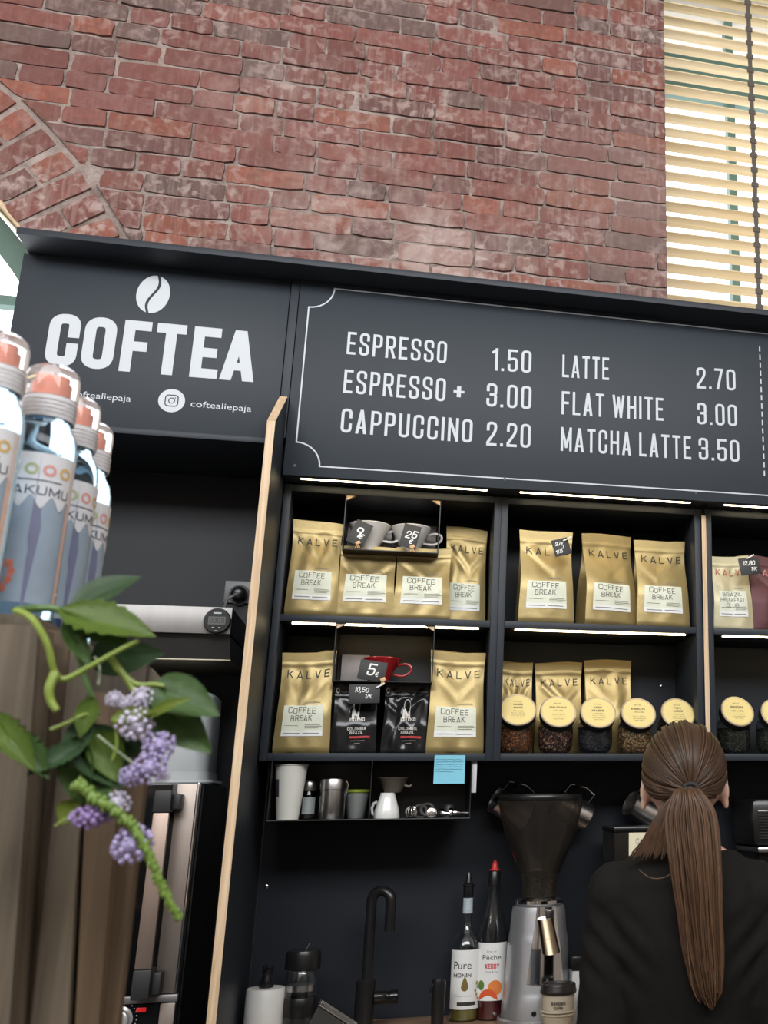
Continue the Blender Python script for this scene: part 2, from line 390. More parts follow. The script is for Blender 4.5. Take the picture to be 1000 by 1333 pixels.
# ================================================================ THE ROOM
def struct(name, mb, m, angle=38, pivot=None):
    o = mb.obj(name, m, angle=angle, pivot=pivot); o['kind'] = 'structure'; return o
YB = 0.30                                   # face of the brick wall
WX = 1.157                                  # left jamb of the blind window
AC = Vector((-2.0, YB, 2.28)); AR = 1.444   # centre and radius of the brick arch
def brickwall():
    rng = random.Random(5); V, Fc, Col = [], [], []
    tints = [(0.205, 0.078, 0.064), (0.19, 0.072, 0.060), (0.22, 0.086, 0.068), (0.175, 0.070, 0.060), (0.15, 0.080, 0.073), (0.26, 0.092, 0.062), (0.195, 0.084, 0.074), (0.125, 0.090, 0.082), (0.21, 0.080, 0.066)]
    def brick(c, ax, L, H, clip=None):
        """one brick centred at c in the wall plane, its length along the unit direction ax"""
        up = Vector((-ax.y, ax.x)); nx, nz = (6 if L > 0.16 else 4), 3
        t = rng.choice(tints); k = rng.uniform(0.85, 1.15); t = tuple(min(1, q * k) for q in t)
        pr = rng.uniform(-0.003, 0.004); sl = rng.uniform(-0.004, 0.004); tilt = rng.uniform(-0.012, 0.012)
        pts = []
        for j in range(nz + 1):
            for i in range(nx + 1):
                u, v = (i / nx - 0.5), (j / nz - 0.5)
                e = 1 if (i in (0, nx) or j in (0, nz)) else 0
                q = Vector(c) + ax * (u * L + rng.uniform(-1, 1) * 0.0022) + up * (v * H + u * L * tilt + rng.uniform(-1, 1) * 0.0026)
                cor = 0.0022 if (i in (0, nx) and j in (0, nz)) else 0
                q += -ax * math.copysign(cor, u) - up * math.copysign(cor, v)
                if clip: q = clip(q)
                pts.append((q, YB - pr - sl * u * 2 + (0.003 if e else rng.uniform(-0.0015, 0.0015))))
        b = len(V)
        for q, y in pts: V.append((q.x, y, q.y))
        n = nx + 1
        for j in range(nz):
            for i in range(nx): Fc.append((b + j * n + i, b + j * n + i + 1, b + (j + 1) * n + i + 1, b + (j + 1) * n + i)); Col.append(t)
        loop = [i for i in range(n)] + [j * n + nx for j in range(1, nz + 1)] + [nz * n + i for i in range(nx - 1, -1, -1)] + [j * n for j in range(nz - 1, 0, -1)]
        b2 = len(V)
        for i in loop: x, y, z = V[b + i]; V.append((x, YB + 0.035, z))
        for k2 in range(len(loop)):
            a, d = loop[k2], loop[(k2 + 1) % len(loop)]
            Fc.append((b + a, b2 + k2, b2 + (k2 + 1) % len(loop), b + d)); Col.append(tuple(q * 0.9 for q in t))
    RO = AR + 0.240
    def outside(q):
        d = q - Vector((AC.x, AC.z))
        if d.length < RO + 0.012 and q.y > AC.z: q = Vector((AC.x, AC.z)) + d.normalized() * (RO + 0.012)
        return Vector((min(q.x, WX - 0.002), q.y))
    z = 2.83; row = 0; course = 0.0665
    while z < 4.62:
        x = -1.35 - (0.13 if row % 2 else 0.0) - rng.uniform(0, 0.05)
        while x < WX:
            L = 0.236 if rng.random() < (0.62 if row % 2 else 0.30) else 0.118
            L += rng.uniform(-0.008, 0.008); x1 = min(x + L, WX)
            zc = z + 0.028 + 0.004 * math.sin(x * 2.1 + row)
            if x1 - x > 0.03:
                c = Vector(((x + x1) / 2, zc)); d = [(Vector((xx, zc)) - Vector((AC.x, AC.z))).length for xx in (x, x1)]
                if max(d) > RO + 0.04 and x1 > -1.3: brick(c, Vector((1, 0)), x1 - x, 0.0605, outside)
            x = x1 + rng.uniform(0.005, 0.010)
        z += course; row += 1
    a = 0.0
    da = 0.0775 / AR
    n = int(math.radians(80) / da); first = math.radians(10)
    for k in range(n):                       # the voussoirs of the arch: a long one, or a short pair
        a = first + k * da + rng.uniform(-0.002, 0.002); dv = Vector((math.cos(a), math.sin(a)))
        if k % 2: segs = [(AR + 0.003, AR + 0.234)]
        else: segs = [(AR + 0.003, AR + 0.116), (AR + 0.125, AR + 0.234)]
        for r0, r1 in segs: brick(Vector((AC.x, AC.z)) + dv * (r0 + r1) / 2, dv, r1 - r0, 0.066)
    me = bpy.data.meshes.new('wall_back'); me.from_pydata(V, [], Fc); me.update()
    ca = me.color_attributes.new('Col', 'FLOAT_COLOR', 'CORNER')
    for p, t in zip(me.polygons, Col):
        for li in p.loop_indices: ca.data[li].color = (*t, 1)
    for p in me.polygons: p.use_smooth = True
    me.set_sharp_from_angle(angle=math.radians(60))
    # material: brick tint, soot, lime bloom
    m = bpy.data.materials.new('old_red_brick'); m.use_nodes = True; nt = m.node_tree; b = nt.nodes['Principled BSDF']; b.inputs['Roughness'].default_value = 0.85
    b.inputs['Specular IOR Level'].default_value = 0.25
    N = nt.nodes.new; Lk = nt.links.new
    tc = N('ShaderNodeTexCoord'); vc = N('ShaderNodeVertexColor'); vc.layer_name = 'Col'
    def noise_(scale, detail, dist=0.0, stretch=None):
        n = N('ShaderNodeTexNoise'); n.inputs['Scale'].default_value = scale; n.inputs['Detail'].default_value = detail; n.inputs['Distortion'].default_value = dist
        if stretch:
            mp = N('ShaderNodeMapping'); mp.inputs['Scale'].default_value = stretch; Lk(tc.outputs['Object'], mp.inputs[0]); Lk(mp.outputs[0], n.inputs['Vector'])
        else: Lk(tc.outputs['Object'], n.inputs['Vector'])
        return n
    def ramp(src, p0, p1, v0=0.0, v1=1.0):
        r = N('ShaderNodeMapRange'); r.inputs[1].default_value = p0; r.inputs[2].default_value = p1; r.inputs[3].default_value = v0; r.inputs[4].default_value = v1
        Lk(src, r.inputs[0]); return r.outputs[0]
    def mix(f, a_, b_, mode='MIX'):
        x = N('ShaderNodeMix'); x.data_type = 'RGBA'; x.blend_type = mode
        if isinstance(f, float): x.inputs[0].default_value = f
        else: Lk(f, x.inputs[0])
        for s, i in ((a_, 6), (b_, 7)):
            if isinstance(s, tuple): x.inputs[i].default_value = (*s, 1)
            else: Lk(s, x.inputs[i])
        return x.outputs[2]
    def mul(a_, b_):
        x = N('ShaderNodeMath'); x.operation = 'MULTIPLY'; Lk(a_, x.inputs[0])
        if isinstance(b_, float): x.inputs[1].default_value = b_
        else: Lk(b_, x.inputs[1])
        return x.outputs[0]
    fine = noise_(55, 8, 0.4); c0 = mix(ramp(fine.outputs['Fac'], 0.3, 0.7, 0.0, 0.55), vc.outputs[0], (0.13, 0.055, 0.05))
    soot = noise_(7, 6, 0.6); c1 = mix(ramp(soot.outputs['Fac'], 0.48, 0.75, 0.0, 0.55), c0, (0.15, 0.09, 0.075))
    patch = noise_(2.1, 5, 0.5); crust = noise_(30, 9, 0.5)
    streak = noise_(20, 5, 0.4, (3.0, 1.0, 0.35))
    f1 = mul(ramp(crust.outputs['Fac'], 0.50, 0.64), ramp(patch.outputs['Fac'], 0.40, 0.66, 0.08, 0.80))
    f2 = mul(ramp(streak.outputs['Fac'], 0.46, 0.72), ramp(patch.outputs['Fac'], 0.38, 0.64, 0.12, 0.7))
    def bloom(px, py, r0, r1, k):
        v = N('ShaderNodeVectorMath'); v.operation = 'DISTANCE'; Lk(tc.outputs['Object'], v.inputs[0]); v.inputs[1].default_value = at(px, py, YB)
        return ramp(v.outputs['Value'], r0, r1, k, 0.0)
    def add(a_, b_):
        x = N('ShaderNodeMath'); x.operation = 'ADD'; x.use_clamp = True; Lk(a_, x.inputs[0]); Lk(b_, x.inputs[1]); return x.outputs[0]
    worn = noise_(9, 8, 0.8)
    lime = mul(add(add(bloom(470, 300, 0.05, 0.36, 0.75), bloom(600, 345, 0.02, 0.28, 0.75)), bloom(330, 120, 0.0, 0.25, 0.35)), ramp(worn.outputs['Fac'], 0.38, 0.60))
    f1 = add(f1, lime); f2 = add(f2, bloom(830, 260, 0.05, 0.5, 0.30))
    c2 = mix(f2, c1, (0.32, 0.235, 0.205)); c3 = mix(f1, c2, (0.42, 0.325, 0.295))
    Lk(c3, b.inputs['Base Color'])
    bp = N('ShaderNodeBump'); bp.inputs['Strength'].default_value = 0.7; bp.inputs['Distance'].default_value = 0.005
    Lk(noise_(70, 8, 0.3).outputs['Fac'], bp.inputs['Height']); Lk(bp.outputs[0], b.inputs['Normal'])
    me.materials.append(m)
    # mortar bed and wall body, with the two openings left out
    mo = bpy.data.materials.new('lime_mortar'); mo.use_nodes = True; nt = mo.node_tree; b = nt.nodes['Principled BSDF']; b.inputs['Roughness'].default_value = 0.95
    b.inputs['Specular IOR Level'].default_value = 0.2
    N = nt.nodes.new; Lk = nt.links.new; tc = N('ShaderNodeTexCoord')
    n1 = noise_(14, 7, 0.5); r1 = N('ShaderNodeValToRGB'); e = r1.color_ramp.elements; e[0].position = 0.30; e[1].position = 0.66
    e[0].color = (0.16, 0.115, 0.098, 1); e[1].color = (0.42, 0.345, 0.31, 1); Lk(n1.outputs['Fac'], r1.inputs[0]); Lk(r1.outputs[0], b.inputs['Base Color'])
    bp = N('ShaderNodeBump'); bp.inputs['Strength'].default_value = 1.0; bp.inputs['Distance'].default_value = 0.012
    Lk(noise_(90, 7).outputs['Fac'], bp.inputs['Height']); Lk(bp.outputs[0], b.inputs['Normal'])
    me.materials.append(mo)
    bm = bmesh.new(); bm.from_mesh(me); k0 = len(bm.faces)
    ym = YB + 0.0085
    def quad(p): f = bm.faces.new([bm.verts.new(q) for q in p]); f.material_index = 1; return f
    # strips over the arch: outline of the wall minus the arch disc
    xs = [-1.35 + i * 0.02 for i in range(0, int((WX + 1.35) / 0.02) + 1)] + [WX]
    for i in range(len(xs) - 1):
        x0, x1 = xs[i], xs[i + 1]
        def low(x):
            dx = x - AC.x
            return AC.z + math.sqrt(max(0, AR * AR - dx * dx)) if dx < AR else 0.0
        quad([(x0, ym, max(low(x0), 0)), (x1, ym, max(low(x1), 0)), (x1, ym, 4.7), (x0, ym, 4.7)])
    quad([(WX, ym, 0), (3.2, ym, 0), (3.2, ym, 2.6), (WX, ym, 2.6)])
    quad([(2.75, ym, 2.6), (3.2, ym, 2.6), (3.2, ym, 4.7), (2.75, ym, 4.7)])
    quad([(WX, ym, 2.6), (2.75, ym, 2.6), (2.75, ym + 0.5, 2.6), (WX, ym + 0.5, 2.6)])
    quad([(WX, ym, 2.6), (WX, ym + 0.5, 2.6), (WX, ym + 0.5, 4.7), (WX, ym, 4.7)])
    quad([(2.75, ym, 2.6), (2.75, ym, 4.7), (2.75, ym + 0.5, 4.7), (2.75, ym + 0.5, 2.6)])
    bm.to_mesh(me); bm.free()
    o = bpy.data.objects.new('wall_back', me); C.objects.link(o); o['kind'] = 'structure'
brickwall()
PLASTER = mat('plaster_reveal', (0.62, 0.44, 0.27), 0.9, var=0.25, nscale=14, bump=0.8, bscale=40)
GREENF = mat('green_frame_paint', (0.10, 0.18, 0.155), 0.5, var=0.15, nscale=20)
mb = MB()                                    # curved reveal of the arch window, at the left
na = 40
rings = []
for i in range(na + 1):
    a = math.radians(12 + 60 * i / na); d = Vector((math.cos(a), 0, math.sin(a)))
    rings.append([AC + d * AR + Vector((0, 0.006, 0)), AC + d * (AR + 0.004) + Vector((0, 0.33, 0)), AC + d * (AR + 0.03) + Vector((0, 0.33, 0)), AC + d * (AR + 0.03) + Vector((0, 0.02, 0))])
mb.rings(rings); struct('trim_1', mb, PLASTER)
mb = MB()                                    # green arched frame and bars of the left window
rings = []
for i in range(na + 1):
    a = math.radians(12 + 60 * i / na); d = Vector((math.cos(a), 0, math.sin(a)))
    rings.append([AC + d * (AR - 0.012) + Vector((0, y, 0)) if r else AC + d * (AR - 0.085) + Vector((0, y, 0)) for r, y in ((1, 0.22), (1, 0.29), (0, 0.29), (0, 0.22))])
mb.rings(rings)
for z in (2.42, at(8, 394, YB + 0.25).z, 3.3): mb.box((-1.5, YB + 0.23, z - 0.016), (AC.x + math.sqrt(AR ** 2 - (z - AC.z) ** 2) - 0.03, YB + 0.27, z + 0.016))
o = mb.obj('window_2', GREENF); o['kind'] = 'structure'
mb = MB()                                    # right window: green frame, sash bars
fx0, fx1, fy = WX + 0.005, 2.745, YB + 0.40
mb.box((fx0, fy, 2.61), (fx0 + 0.05, fy + 0.07, 4.69)); mb.box((fx1 - 0.05, fy, 2.61), (fx1, fy + 0.07, 4.69))
mb.box((fx0 + 0.05, fy, 2.61), (fx1 - 0.05, fy + 0.07, 2.67)); zt_ = at(935, 130, fy).z; mb.box((fx0 + 0.05, fy, zt_), (fx1 - 0.05, fy + 0.07, at(935, 66, fy).z))
for x in (at(958, 300, fy).x, 2.12, 2.46): mb.box((x - 0.017, fy + 0.01, 2.67), (x + 0.017, fy + 0.05, 4.69))
o = mb.obj('window_1', GREENF); o['kind'] = 'structure'
# wooden venetian blind in the right window
SLAT = wood('pale_slat_wood', (0.70, 0.52, 0.27), (0.86, 0.70, 0.43), 0.6, 0, 0.6)
TAPE = mat('ladder_tape', (0.10, 0.085, 0.07), 0.8, var=0.1)
bl = thing('venetian_blind', 'pale wooden slatted blind hanging in the tall window at the right of the brick wall', 'blind', (2.03, YB + 0.10, 2.63))
mb = MB(); rng = random.Random(3)
z = 2.67
while z < 4.66:
    mt = Tr(0, YB + 0.10 + rng.uniform(-0.002, 0.002), z) @ Ro(-(4 + rng.uniform(-3, 3) - 13 * max(0, z - 3.3)), 'X') @ Ro(rng.uniform(-0.15, 0.15), 'Y')
    mb.box((WX + 0.006, -0.0295, -0.0018), (2.735, 0.0295, 0.0018), mt); z += 0.0625 + rng.uniform(-0.002, 0.002)
mb.obj('slats', SLAT, bl, world=True)
mb = MB()
mb.box((WX + 0.006, YB + 0.06, 2.612), (2.735, YB + 0.12, 2.632)); mb.obj('bottom_rail', SLAT, bl, world=True)
for x in (at(977, 100, YB + 0.065).x, 2.10, 2.48):
    mb = MB()
    mb.box((x - 0.008, YB + 0.060, 2.632), (x + 0.008, YB + 0.063, 4.68)); z = 2.66
    while z < 4.65: mb.box((x - 0.013, YB + 0.058, z - 0.010), (x + 0.013, YB + 0.063, z + 0.010)); z += 0.0625
    mb.obj('ladder_tape', TAPE, bl, world=True)
FLOORM = mat('dark_floor_tile', (0.10, 0.09, 0.085), 0.5, var=0.2, nscale=8)
WALLM = mat('plain_plaster', (0.42, 0.37, 0.33), 0.9, var=0.08, nscale=5, bump=0.1)
CEILM = mat('ceiling_boards', (0.55, 0.50, 0.44), 0.9, var=0.1, nscale=5)
struct('floor', MB().box((-3.2, -4.2, -0.1), (3.2, 0.9, 0)), FLOORM)
struct('ceiling', MB().box((-3.4, -4.2, 4.7), (3.4, 0.9, 4.85)), CEILM)
struct('wall_left', MB().box((-3.4, -4.2, 0), (-3.2, 0.36, 4.7)), WALLM)
struct('wall_right', MB().box((3.2, -4.2, 0), (3.4, 0.9, 4.7)), WALLM)
struct('wall_front', MB().box((-3.2, -4.2, 0), (3.2, -4.0, 3.35)).box((-3.2, -4.2, 3.35), (-2.9, -4.0, 4.7)).box((2.9, -4.2, 3.35), (3.2, -4.0, 4.7)).box((-2.9, -4.2, 4.6), (2.9, -4.0, 4.7)), WALLM)
# ================================================================ THE BACK BAR
XA, XB, XP, XQ, XC = 0.0165, 0.591, 1.1695, 1.1835, 1.76      # unit sides: A | B | plywood | C
ZT0, ZT1, ZM, ZL0, ZL1, DEP, TH = 2.271, 2.2895, 1.940, 1.5715, 1.590, 0.245, 0.0185
# canopy board over the signs
cn = thing('canopy', 'dark navy canopy board running along the top of the signs, below the brick', 'canopy', (0.8, 0.06, 2.851))
MB().box((-0.653, -0.17, 2.851), (2.35, 0.285, 2.869), bev=0.0012).obj('top_board', NAVY, cn, world=True)
mn_ = mn = thing('menu_board', 'long dark menu board with white coffee prices inside a thin white border', 'menu', (1.1, -0.07, 2.2905))
xs0, xs1 = at(367, 500, -.08).x, at(378, 500, -.08).x
MB().box((xs0, -0.08, 2.392), (xs1, 0.20, 2.8502), bev=0.001).obj('upright', NAVY, mn_, world=True)
# left sign -------------------------------------------------------------
cs = thing('shop_sign', 'dark shop sign with big white capital letters under a white coffee bean', 'sign', (-0.32, -0.06, 2.376))
MB().box((-0.664, -0.07, 2.392), (xs0 - 0.003, -0.052, 2.8502), bev=0.001).obj('board', SIGN, cs, world=True)
MB().box((-0.664, -0.051, 2.392), (-0.645, 0.285, 2.8502)).obj('end_board', NAVY, cs, world=True)
MB().box((-0.664, -0.076, 2.3745), (-0.0075, 0.257, 2.3905), bev=0.001).obj('lower_rail', NAVY, cs, world=True)
YS = -0.0708; SS = 1.118
def plane_fn(px, py, Y, cap, wid=None, length=1.0, px2=None, py2=None):
    """lettering frame on a plane y = Y: start pixel, cap height in metres, optional end pixel that fixes length and slope"""
    o = at(px, py, Y)
    if px2 is not None:
        e = at(px2, py2, Y); sx = (e.x - o.x) / length; sl = (e.z - o.z) / length
    else: sx = cap if wid is None else wid / length; sl = 0.0
    return lambda x, y: Vector((o.x + x * sx, Y, o.z + y * cap + x * sl))
CAPL = at(62, 406.5, YS).z - at(56, 474.5, YS).z; base = at(56, 474.5, YS).z; base2 = at(330, 497.5, YS).z
sh = []
x0 = at(56, 474.5, YS).x
for ch, a, b in (('C', 56, 97), ('O', 103, 145), ('F', 154, 190), ('T', 197, 236), ('E', 246, 282), ('A', 285, 330)):
    ya = 474.5 + (a - 56) * 0.084; yb = 474.5 + (b - 56) * 0.084
    pa, pb = at(a, ya, YS), at(b, yb, YS); cap = CAPL
    wd = (pb.x - pa.x) / cap; s = 0.185
    wf = G[ch][0]; shp = strokes(ch, width=(wd - s) / wf + s, s=s, rr=0.19)
    sh.append((shp, (pa.x - x0) / cap, (pa.z - base) / cap, 1, 1))
put('lettering', merge(*sh), lambda x, y: Vector((x0 + x * CAPL, YS, base + y * CAPL)), WHITEP, cs, True)
# the bean: two halves parted by an S-shaped seam
bc = at(199.5, 383, YS); bw, bh = 0.0365 * SS, 0.0495 * SS
def bean(side):
    V, n = [], 40
    seam = lambda t: 0.16 * math.sin(t * PI) + 0.10 * t
    for i in range(n + 1):
        t = -1 + 2 * i / n; V.append(Vector((side * 0.085 + seam(t) * (1 - abs(t) ** 6), t * 0.985)))
    for i in range(n + 1):
        t = 1 - 2 * i / n; V.append(Vector((side * max(math.sqrt(max(0, 1 - t * t)), 0.09), t * 0.985)))
    Fc = [(i, i + 1, 2 * n - i, 2 * n + 1 - i) for i in range(n)]
    return V, Fc, 1
put('coffee_bean', merge((bean(-1), 0, 0, 1, 1), (bean(1), 0, 0, 1, 1)), lambda x, y: Vector((bc.x + (x * 0.97 + y * 0.20) * bw, YS, bc.z + (y - 0.12 * x) * bh)), WHITEP, cs, True)
t = font('coftealiepaja', 0.012)
put('handle_text', t, plane_fn(248, 529, YS, 0.0168, length=t[2], px2=327, py2=536), WHITEP, cs, True)
put('handle_text', t, plane_fn(92, 516, YS, 0.0168, length=t[2], px2=170, py2=523), WHITEP, cs, True)
ic = at(223.5, 521.5, YS)
icon = put('round_icon', disc2(0, 0, 0.0285), lambda x, y: Vector((ic.x + x * SS, YS, ic.z + y * SS)), WHITEP, cs, True)
k = 0.0135
cam_mark = merge((line2([(-k * .5, -k), (k * .5, -k)], 0.0021), 0, 0, 1, 1), (ring2(0, 0, 0.0052, 0.0073), 0, 0, 1, 1), (disc2(0.0070, 0.0070, 0.0014), 0, 0, 1, 1),
    (line2(_round([(-k, -k, 1), (-k, k, 1), (k, k, 1), (k, -k, 1), 'c'], 0.008)[0], 0.0024, True), 0, 0, 1, 1))
put('camera_mark', cam_mark, lambda x, y: Vector((ic.x + x * SS, YS - 0.0004, ic.z + y * SS)), SIGN, cs, True)
for px, py in ((50, 331), (368, 367)): p = at(px, py, YS); MB().lathe([(0.004, 0), (0.004, 0.0012)], 14, Tr(p.x, YS + 0.0004, p.z) @ Ro(90, 'X')).obj('screw', BLACK, cs, world=True)
# menu board ------------------------------------------------------------
YM = -0.0808
MB().box((xs1 + 0.002, -0.08, 2.2905), (2.33, -0.058, 2.8502), bev=0.001).obj('board', SIGN, mn, world=True)
bL = at(394, 487, YM).x; bT = (at(438, 376.5, YM).z + at(960, 430, YM).z) / 2; bB = (at(418, 607.3, YM).z + at(960, 642.3, YM).z) / 2; nr = 0.063
pts = [(2.25, bT), (bL + nr, bT)] + [(bL + nr * math.cos(a), bT - nr * math.sin(a)) for a in [PI / 2 * i / 10 for i in range(11)]][0:] + [(bL, bB + nr)]
pts = [(2.25, bT)] + [(bL + nr * math.cos(PI / 2 * i / 10), bT - nr * math.sin(PI / 2 * i / 10)) for i in range(11)] + [(bL + nr * math.sin(PI / 2 * i / 10), bB + nr * math.cos(PI / 2 * i / 10)) for i in range(11)] + [(2.25, bB)]
put('border', line2(pts, 0.0038), lambda x, y: Vector((x, YM, y)), WHITEP, mn, True)
xd = at(992, 530, YM).x; dsh = []
z = at(990, 452, YM).z
while z > at(995, 622, YM).z + 0.01: dsh.append((line2([(xd, z), (xd, z - 0.0123)], 0.0040), 0, 0, 1, 1)); z -= 0.0264
put('dashed_divider', merge(*dsh), lambda x, y: Vector((x, YM, y)), WHITEP, mn, True)
def menu(txt, a, b, cap):
    sp = strokes(txt, 0.40, 0.108, 0.140, space=0.24, rr=0.17)
    put('menu_line', sp, plane_fn(a[0], a[1], YM, cap * SS, length=sp[2], px2=b[0], py2=b[1]), WHITEP, mn, True)
for args in (('ESPRESSO', (451, 460.8), (581, 473.3), .0595), ('1.50', (640, 482), (691.5, 485.6), .0610), ('LATTE', (732, 490.8), (793, 494.8), .0625), ('2.70', (907, 505.5), (958, 508.5), .0605),
    ('ESPRESSO', (446.5, 511.2), (579.5, 522.8), .0610), ('+', (590, 521.5), (604, 522.8), .0580), ('3.00', (633, 528.8), (691.5, 533), .0625), ('FLAT WHITE', (731, 539.2), (864, 547.8), .0630), ('3.00', (908, 552), (960, 555), .0605),
    ('CAPPUCCINO', (443, 562.5), (614.5, 576.6), .0610), ('2.20', (633, 579.8), (690.5, 583.2), .0630), ('MATCHA LATTE', (730, 586.8), (900, 598.3), .0635), ('3.50', (910, 598.2), (963, 601.6), .0605)): menu(*args)
for px, py in ((384, 606), (657, 624), (906, 642)): p = at(px, py, YM); MB().lathe([(0.0042, 0), (0.0042, 0.0012)], 14, Tr(p.x, YM + 0.0004, p.z) @ Ro(90, 'X')).obj('screw', BLACK, mn, world=True)
# shelf units -----------------------------------------------------------
LED = mat('led_strip', (1, 0.93, 0.72), 0.5, var=0.01, emit=(1.0, 0.80, 0.48, LED_POWER))
def unit(x0, x1, label):
    u = thing('shelf_unit', label, 'shelf', ((x0 + x1) / 2, 0.14, ZL0), 0, 'open shelf units of the back bar')
    MB().box((x0, 0, ZL0), (x0 + TH, DEP, ZT1), bev=0.0008).obj('side_panel', NAVY, u, True)
    MB().box((x1 - TH, 0, ZL0), (x1, DEP, ZT1), bev=0.0008).obj('side_panel', NAVY, u, True)
    for z0, z1 in ((ZT0, ZT1), (ZM - 0.0185, ZM), (ZL0, ZL1)):
        MB().box((x0 + TH + 0.0004, 0.0004, z0), (x1 - TH - 0.0004, DEP - 0.001, z1), bev=0.0008).obj('shelf_board', NAVY, u, True)
    MB().box((x0, DEP + 0.0004, ZL0), (x1, DEP + 0.012, ZT1)).obj('back_panel', NAVY_SHADED, u, True)
    # light strips: one behind the lower edge of the sign, one under the middle shelf
    MB().box((x0 + 0.045, -0.056, 2.2905), (x1 - 0.045, -0.046, 2.2955)).box((x0 + 0.0, -0.0575, 2.2962), (x1, 0.0, 2.3030)).obj('light_strip', LED, u, True).data.materials.append(NAVY)
    MB().box((x0 + TH + 0.03, 0.012, ZM - 0.0225), (x1 - TH - 0.03, 0.018, ZM - 0.0188)).obj('light_strip', LED, u, True)
    for o in u.children:
        if o.name.startswith('light_strip') and len(o.data.materials) > 1:
            for p in o.data.polygons:
                if sum((o.data.vertices[v].co.z for v in p.vertices)) / len(p.vertices) + ZL0 > 2.2961: p.material_index = 1
    p = Vector((x1 - 0.062, DEP - 0.002, 1.80))
    MB().lathe([(0.0048, 0), (0.0048, 0.002), (0.003, 0.003)], 14, Tr(p.x, DEP + 0.0003, p.z) @ Ro(90, 'X')).obj('screw_cap', CHROME, u, True)
unit(XA, XB, 'left open shelf unit with black cup trays between gold coffee pouches')
unit(XB + 0.0005, XP, 'middle open shelf unit with a row of yellow-lidded tea jars')
unit(XQ, XC, 'right open shelf unit beyond the thin pale plywood strip')
# plywood partitions
pp = thing('plywood_partition', 'tall dark partition with pale plywood edge rising beside the left shelf unit', 'partition', (-0.05, 0, 0))
PX0 = 0.0132
TP = 0.0190; ZP = at(361, 517, -.085).z
if True:
    mb = MB()
    out = [(-0.2685, 0.0), (-0.2685, 2.366), (-0.087, ZP), (-0.0815, ZP), (-0.0815, 2.372), (0.256, 2.372), (0.256, 0.0)]
    R0 = [(PX0, y, z) for y, z in out]
    R1 = [(x - TP, y, z) for x, y, z in R0]
    mb.rings([R0, R1]); mb.obj('panel', NAVY, pp, world=True)
mb = MB()
E0 = [(-0.2685, 0.0), (-0.2685, 2.366), (-0.087, ZP)]; E1 = [(-0.2705, 0.0), (-0.2705, 2.3675), (-0.088, ZP + 0.0022)]
fx = lambda y, z: PX0
prof = E1 + list(reversed(E0))
mb.rings([[(fx(y, z), y, z) for y, z in prof], [(fx(y, z) - TP, y, z) for y, z in prof]]); mb.obj('plywood_edge', PLY, pp, world=True)
pd = thing('plywood_divider', 'narrow pale plywood strip standing between the middle and right shelf units', 'divider', ((XP + XQ) / 2, 0.14, ZL0))
MB().prism([(XP + 0.0007, 0.24, ZL0), (XP + 0.0007, -0.006, ZL0), (XP + 0.0007, -0.006, 2.268), (XP + 0.0007, 0.02, 2.288), (XP + 0.0007, 0.24, 2.288)], (XQ - XP - 0.0014, 0, 0)).obj('board', NAVY, pd, world=True)
MB().prism([(XP + 0.0006, -0.0062, ZL0), (XP + 0.0006, -0.009, ZL0), (XP + 0.0006, -0.009, 2.2675), (XP + 0.0006, -0.0062, 2.2675)], (XQ - XP - 0.0012, 0, 0)).obj('plywood_edge', PLY, pd, world=True)
# wall panel behind the worktop and in the left niche
struct('trim_2', MB().box((XA + 0.0, 0.2585, 0), (2.3, 0.285, 2.24)), NAVY_SHADED)
struct('trim_3', MB().box((-0.664, 0.2585, 0), (-0.007, 0.285, 2.3735)), mat('niche_back', (0.017, 0.018, 0.021), 0.5, var=0.05, nscale=4, spec=0.3))
struct('trim_4', MB().box((-0.690, -0.07, 0), (-0.6645, 0.285, 2.3735)), NAVY)
# hooks, screw
p = at(347, 1154, .2575)
tag(MB().lathe([(0.005, 0), (0.005, 0.002), (0.003, 0.003)], 14, Tr(p.x, 0.2583, p.z) @ Ro(90, 'X')).obj('screw', CHROME, pivot=(p.x, 0.2583, p.z)), 'single bright screw head on the dark wall left of the black tap', 'screw')
# worktop and base cabinet
ZW = 0.925
TOPM = wood('worktop_wood', (0.20, 0.12, 0.07), (0.33, 0.21, 0.13), 0.6, 0, 0.45)
ct = thing('worktop', 'brown wooden worktop along the wall under the shelves', 'worktop', (1.1, 0.04, ZW - 0.03))
MB().box((0.0165, -0.215, ZW - 0.03), (2.25, 0.257, ZW), bev=0.002).obj('slab', TOPM, ct, True)
bc_ = thing('base_cabinet', 'dark base cabinet that carries the wooden worktop', 'cabinet', (1.1, 0.04, 0))
MB().box((0.0165, -0.19, 0.08), (2.25, 0.256, ZW - 0.031), bev=0.002).box((0.03, -0.15, 0), (2.23, 0.25, 0.08)).obj('body', NAVY, bc_, True)
for i in range(4): MB().box((0.018 + i * 0.558, -0.209, 0.09), (0.574 + i * 0.558, -0.1905, ZW - 0.036), bev=0.0015).obj('door', NAVY, bc_, True)
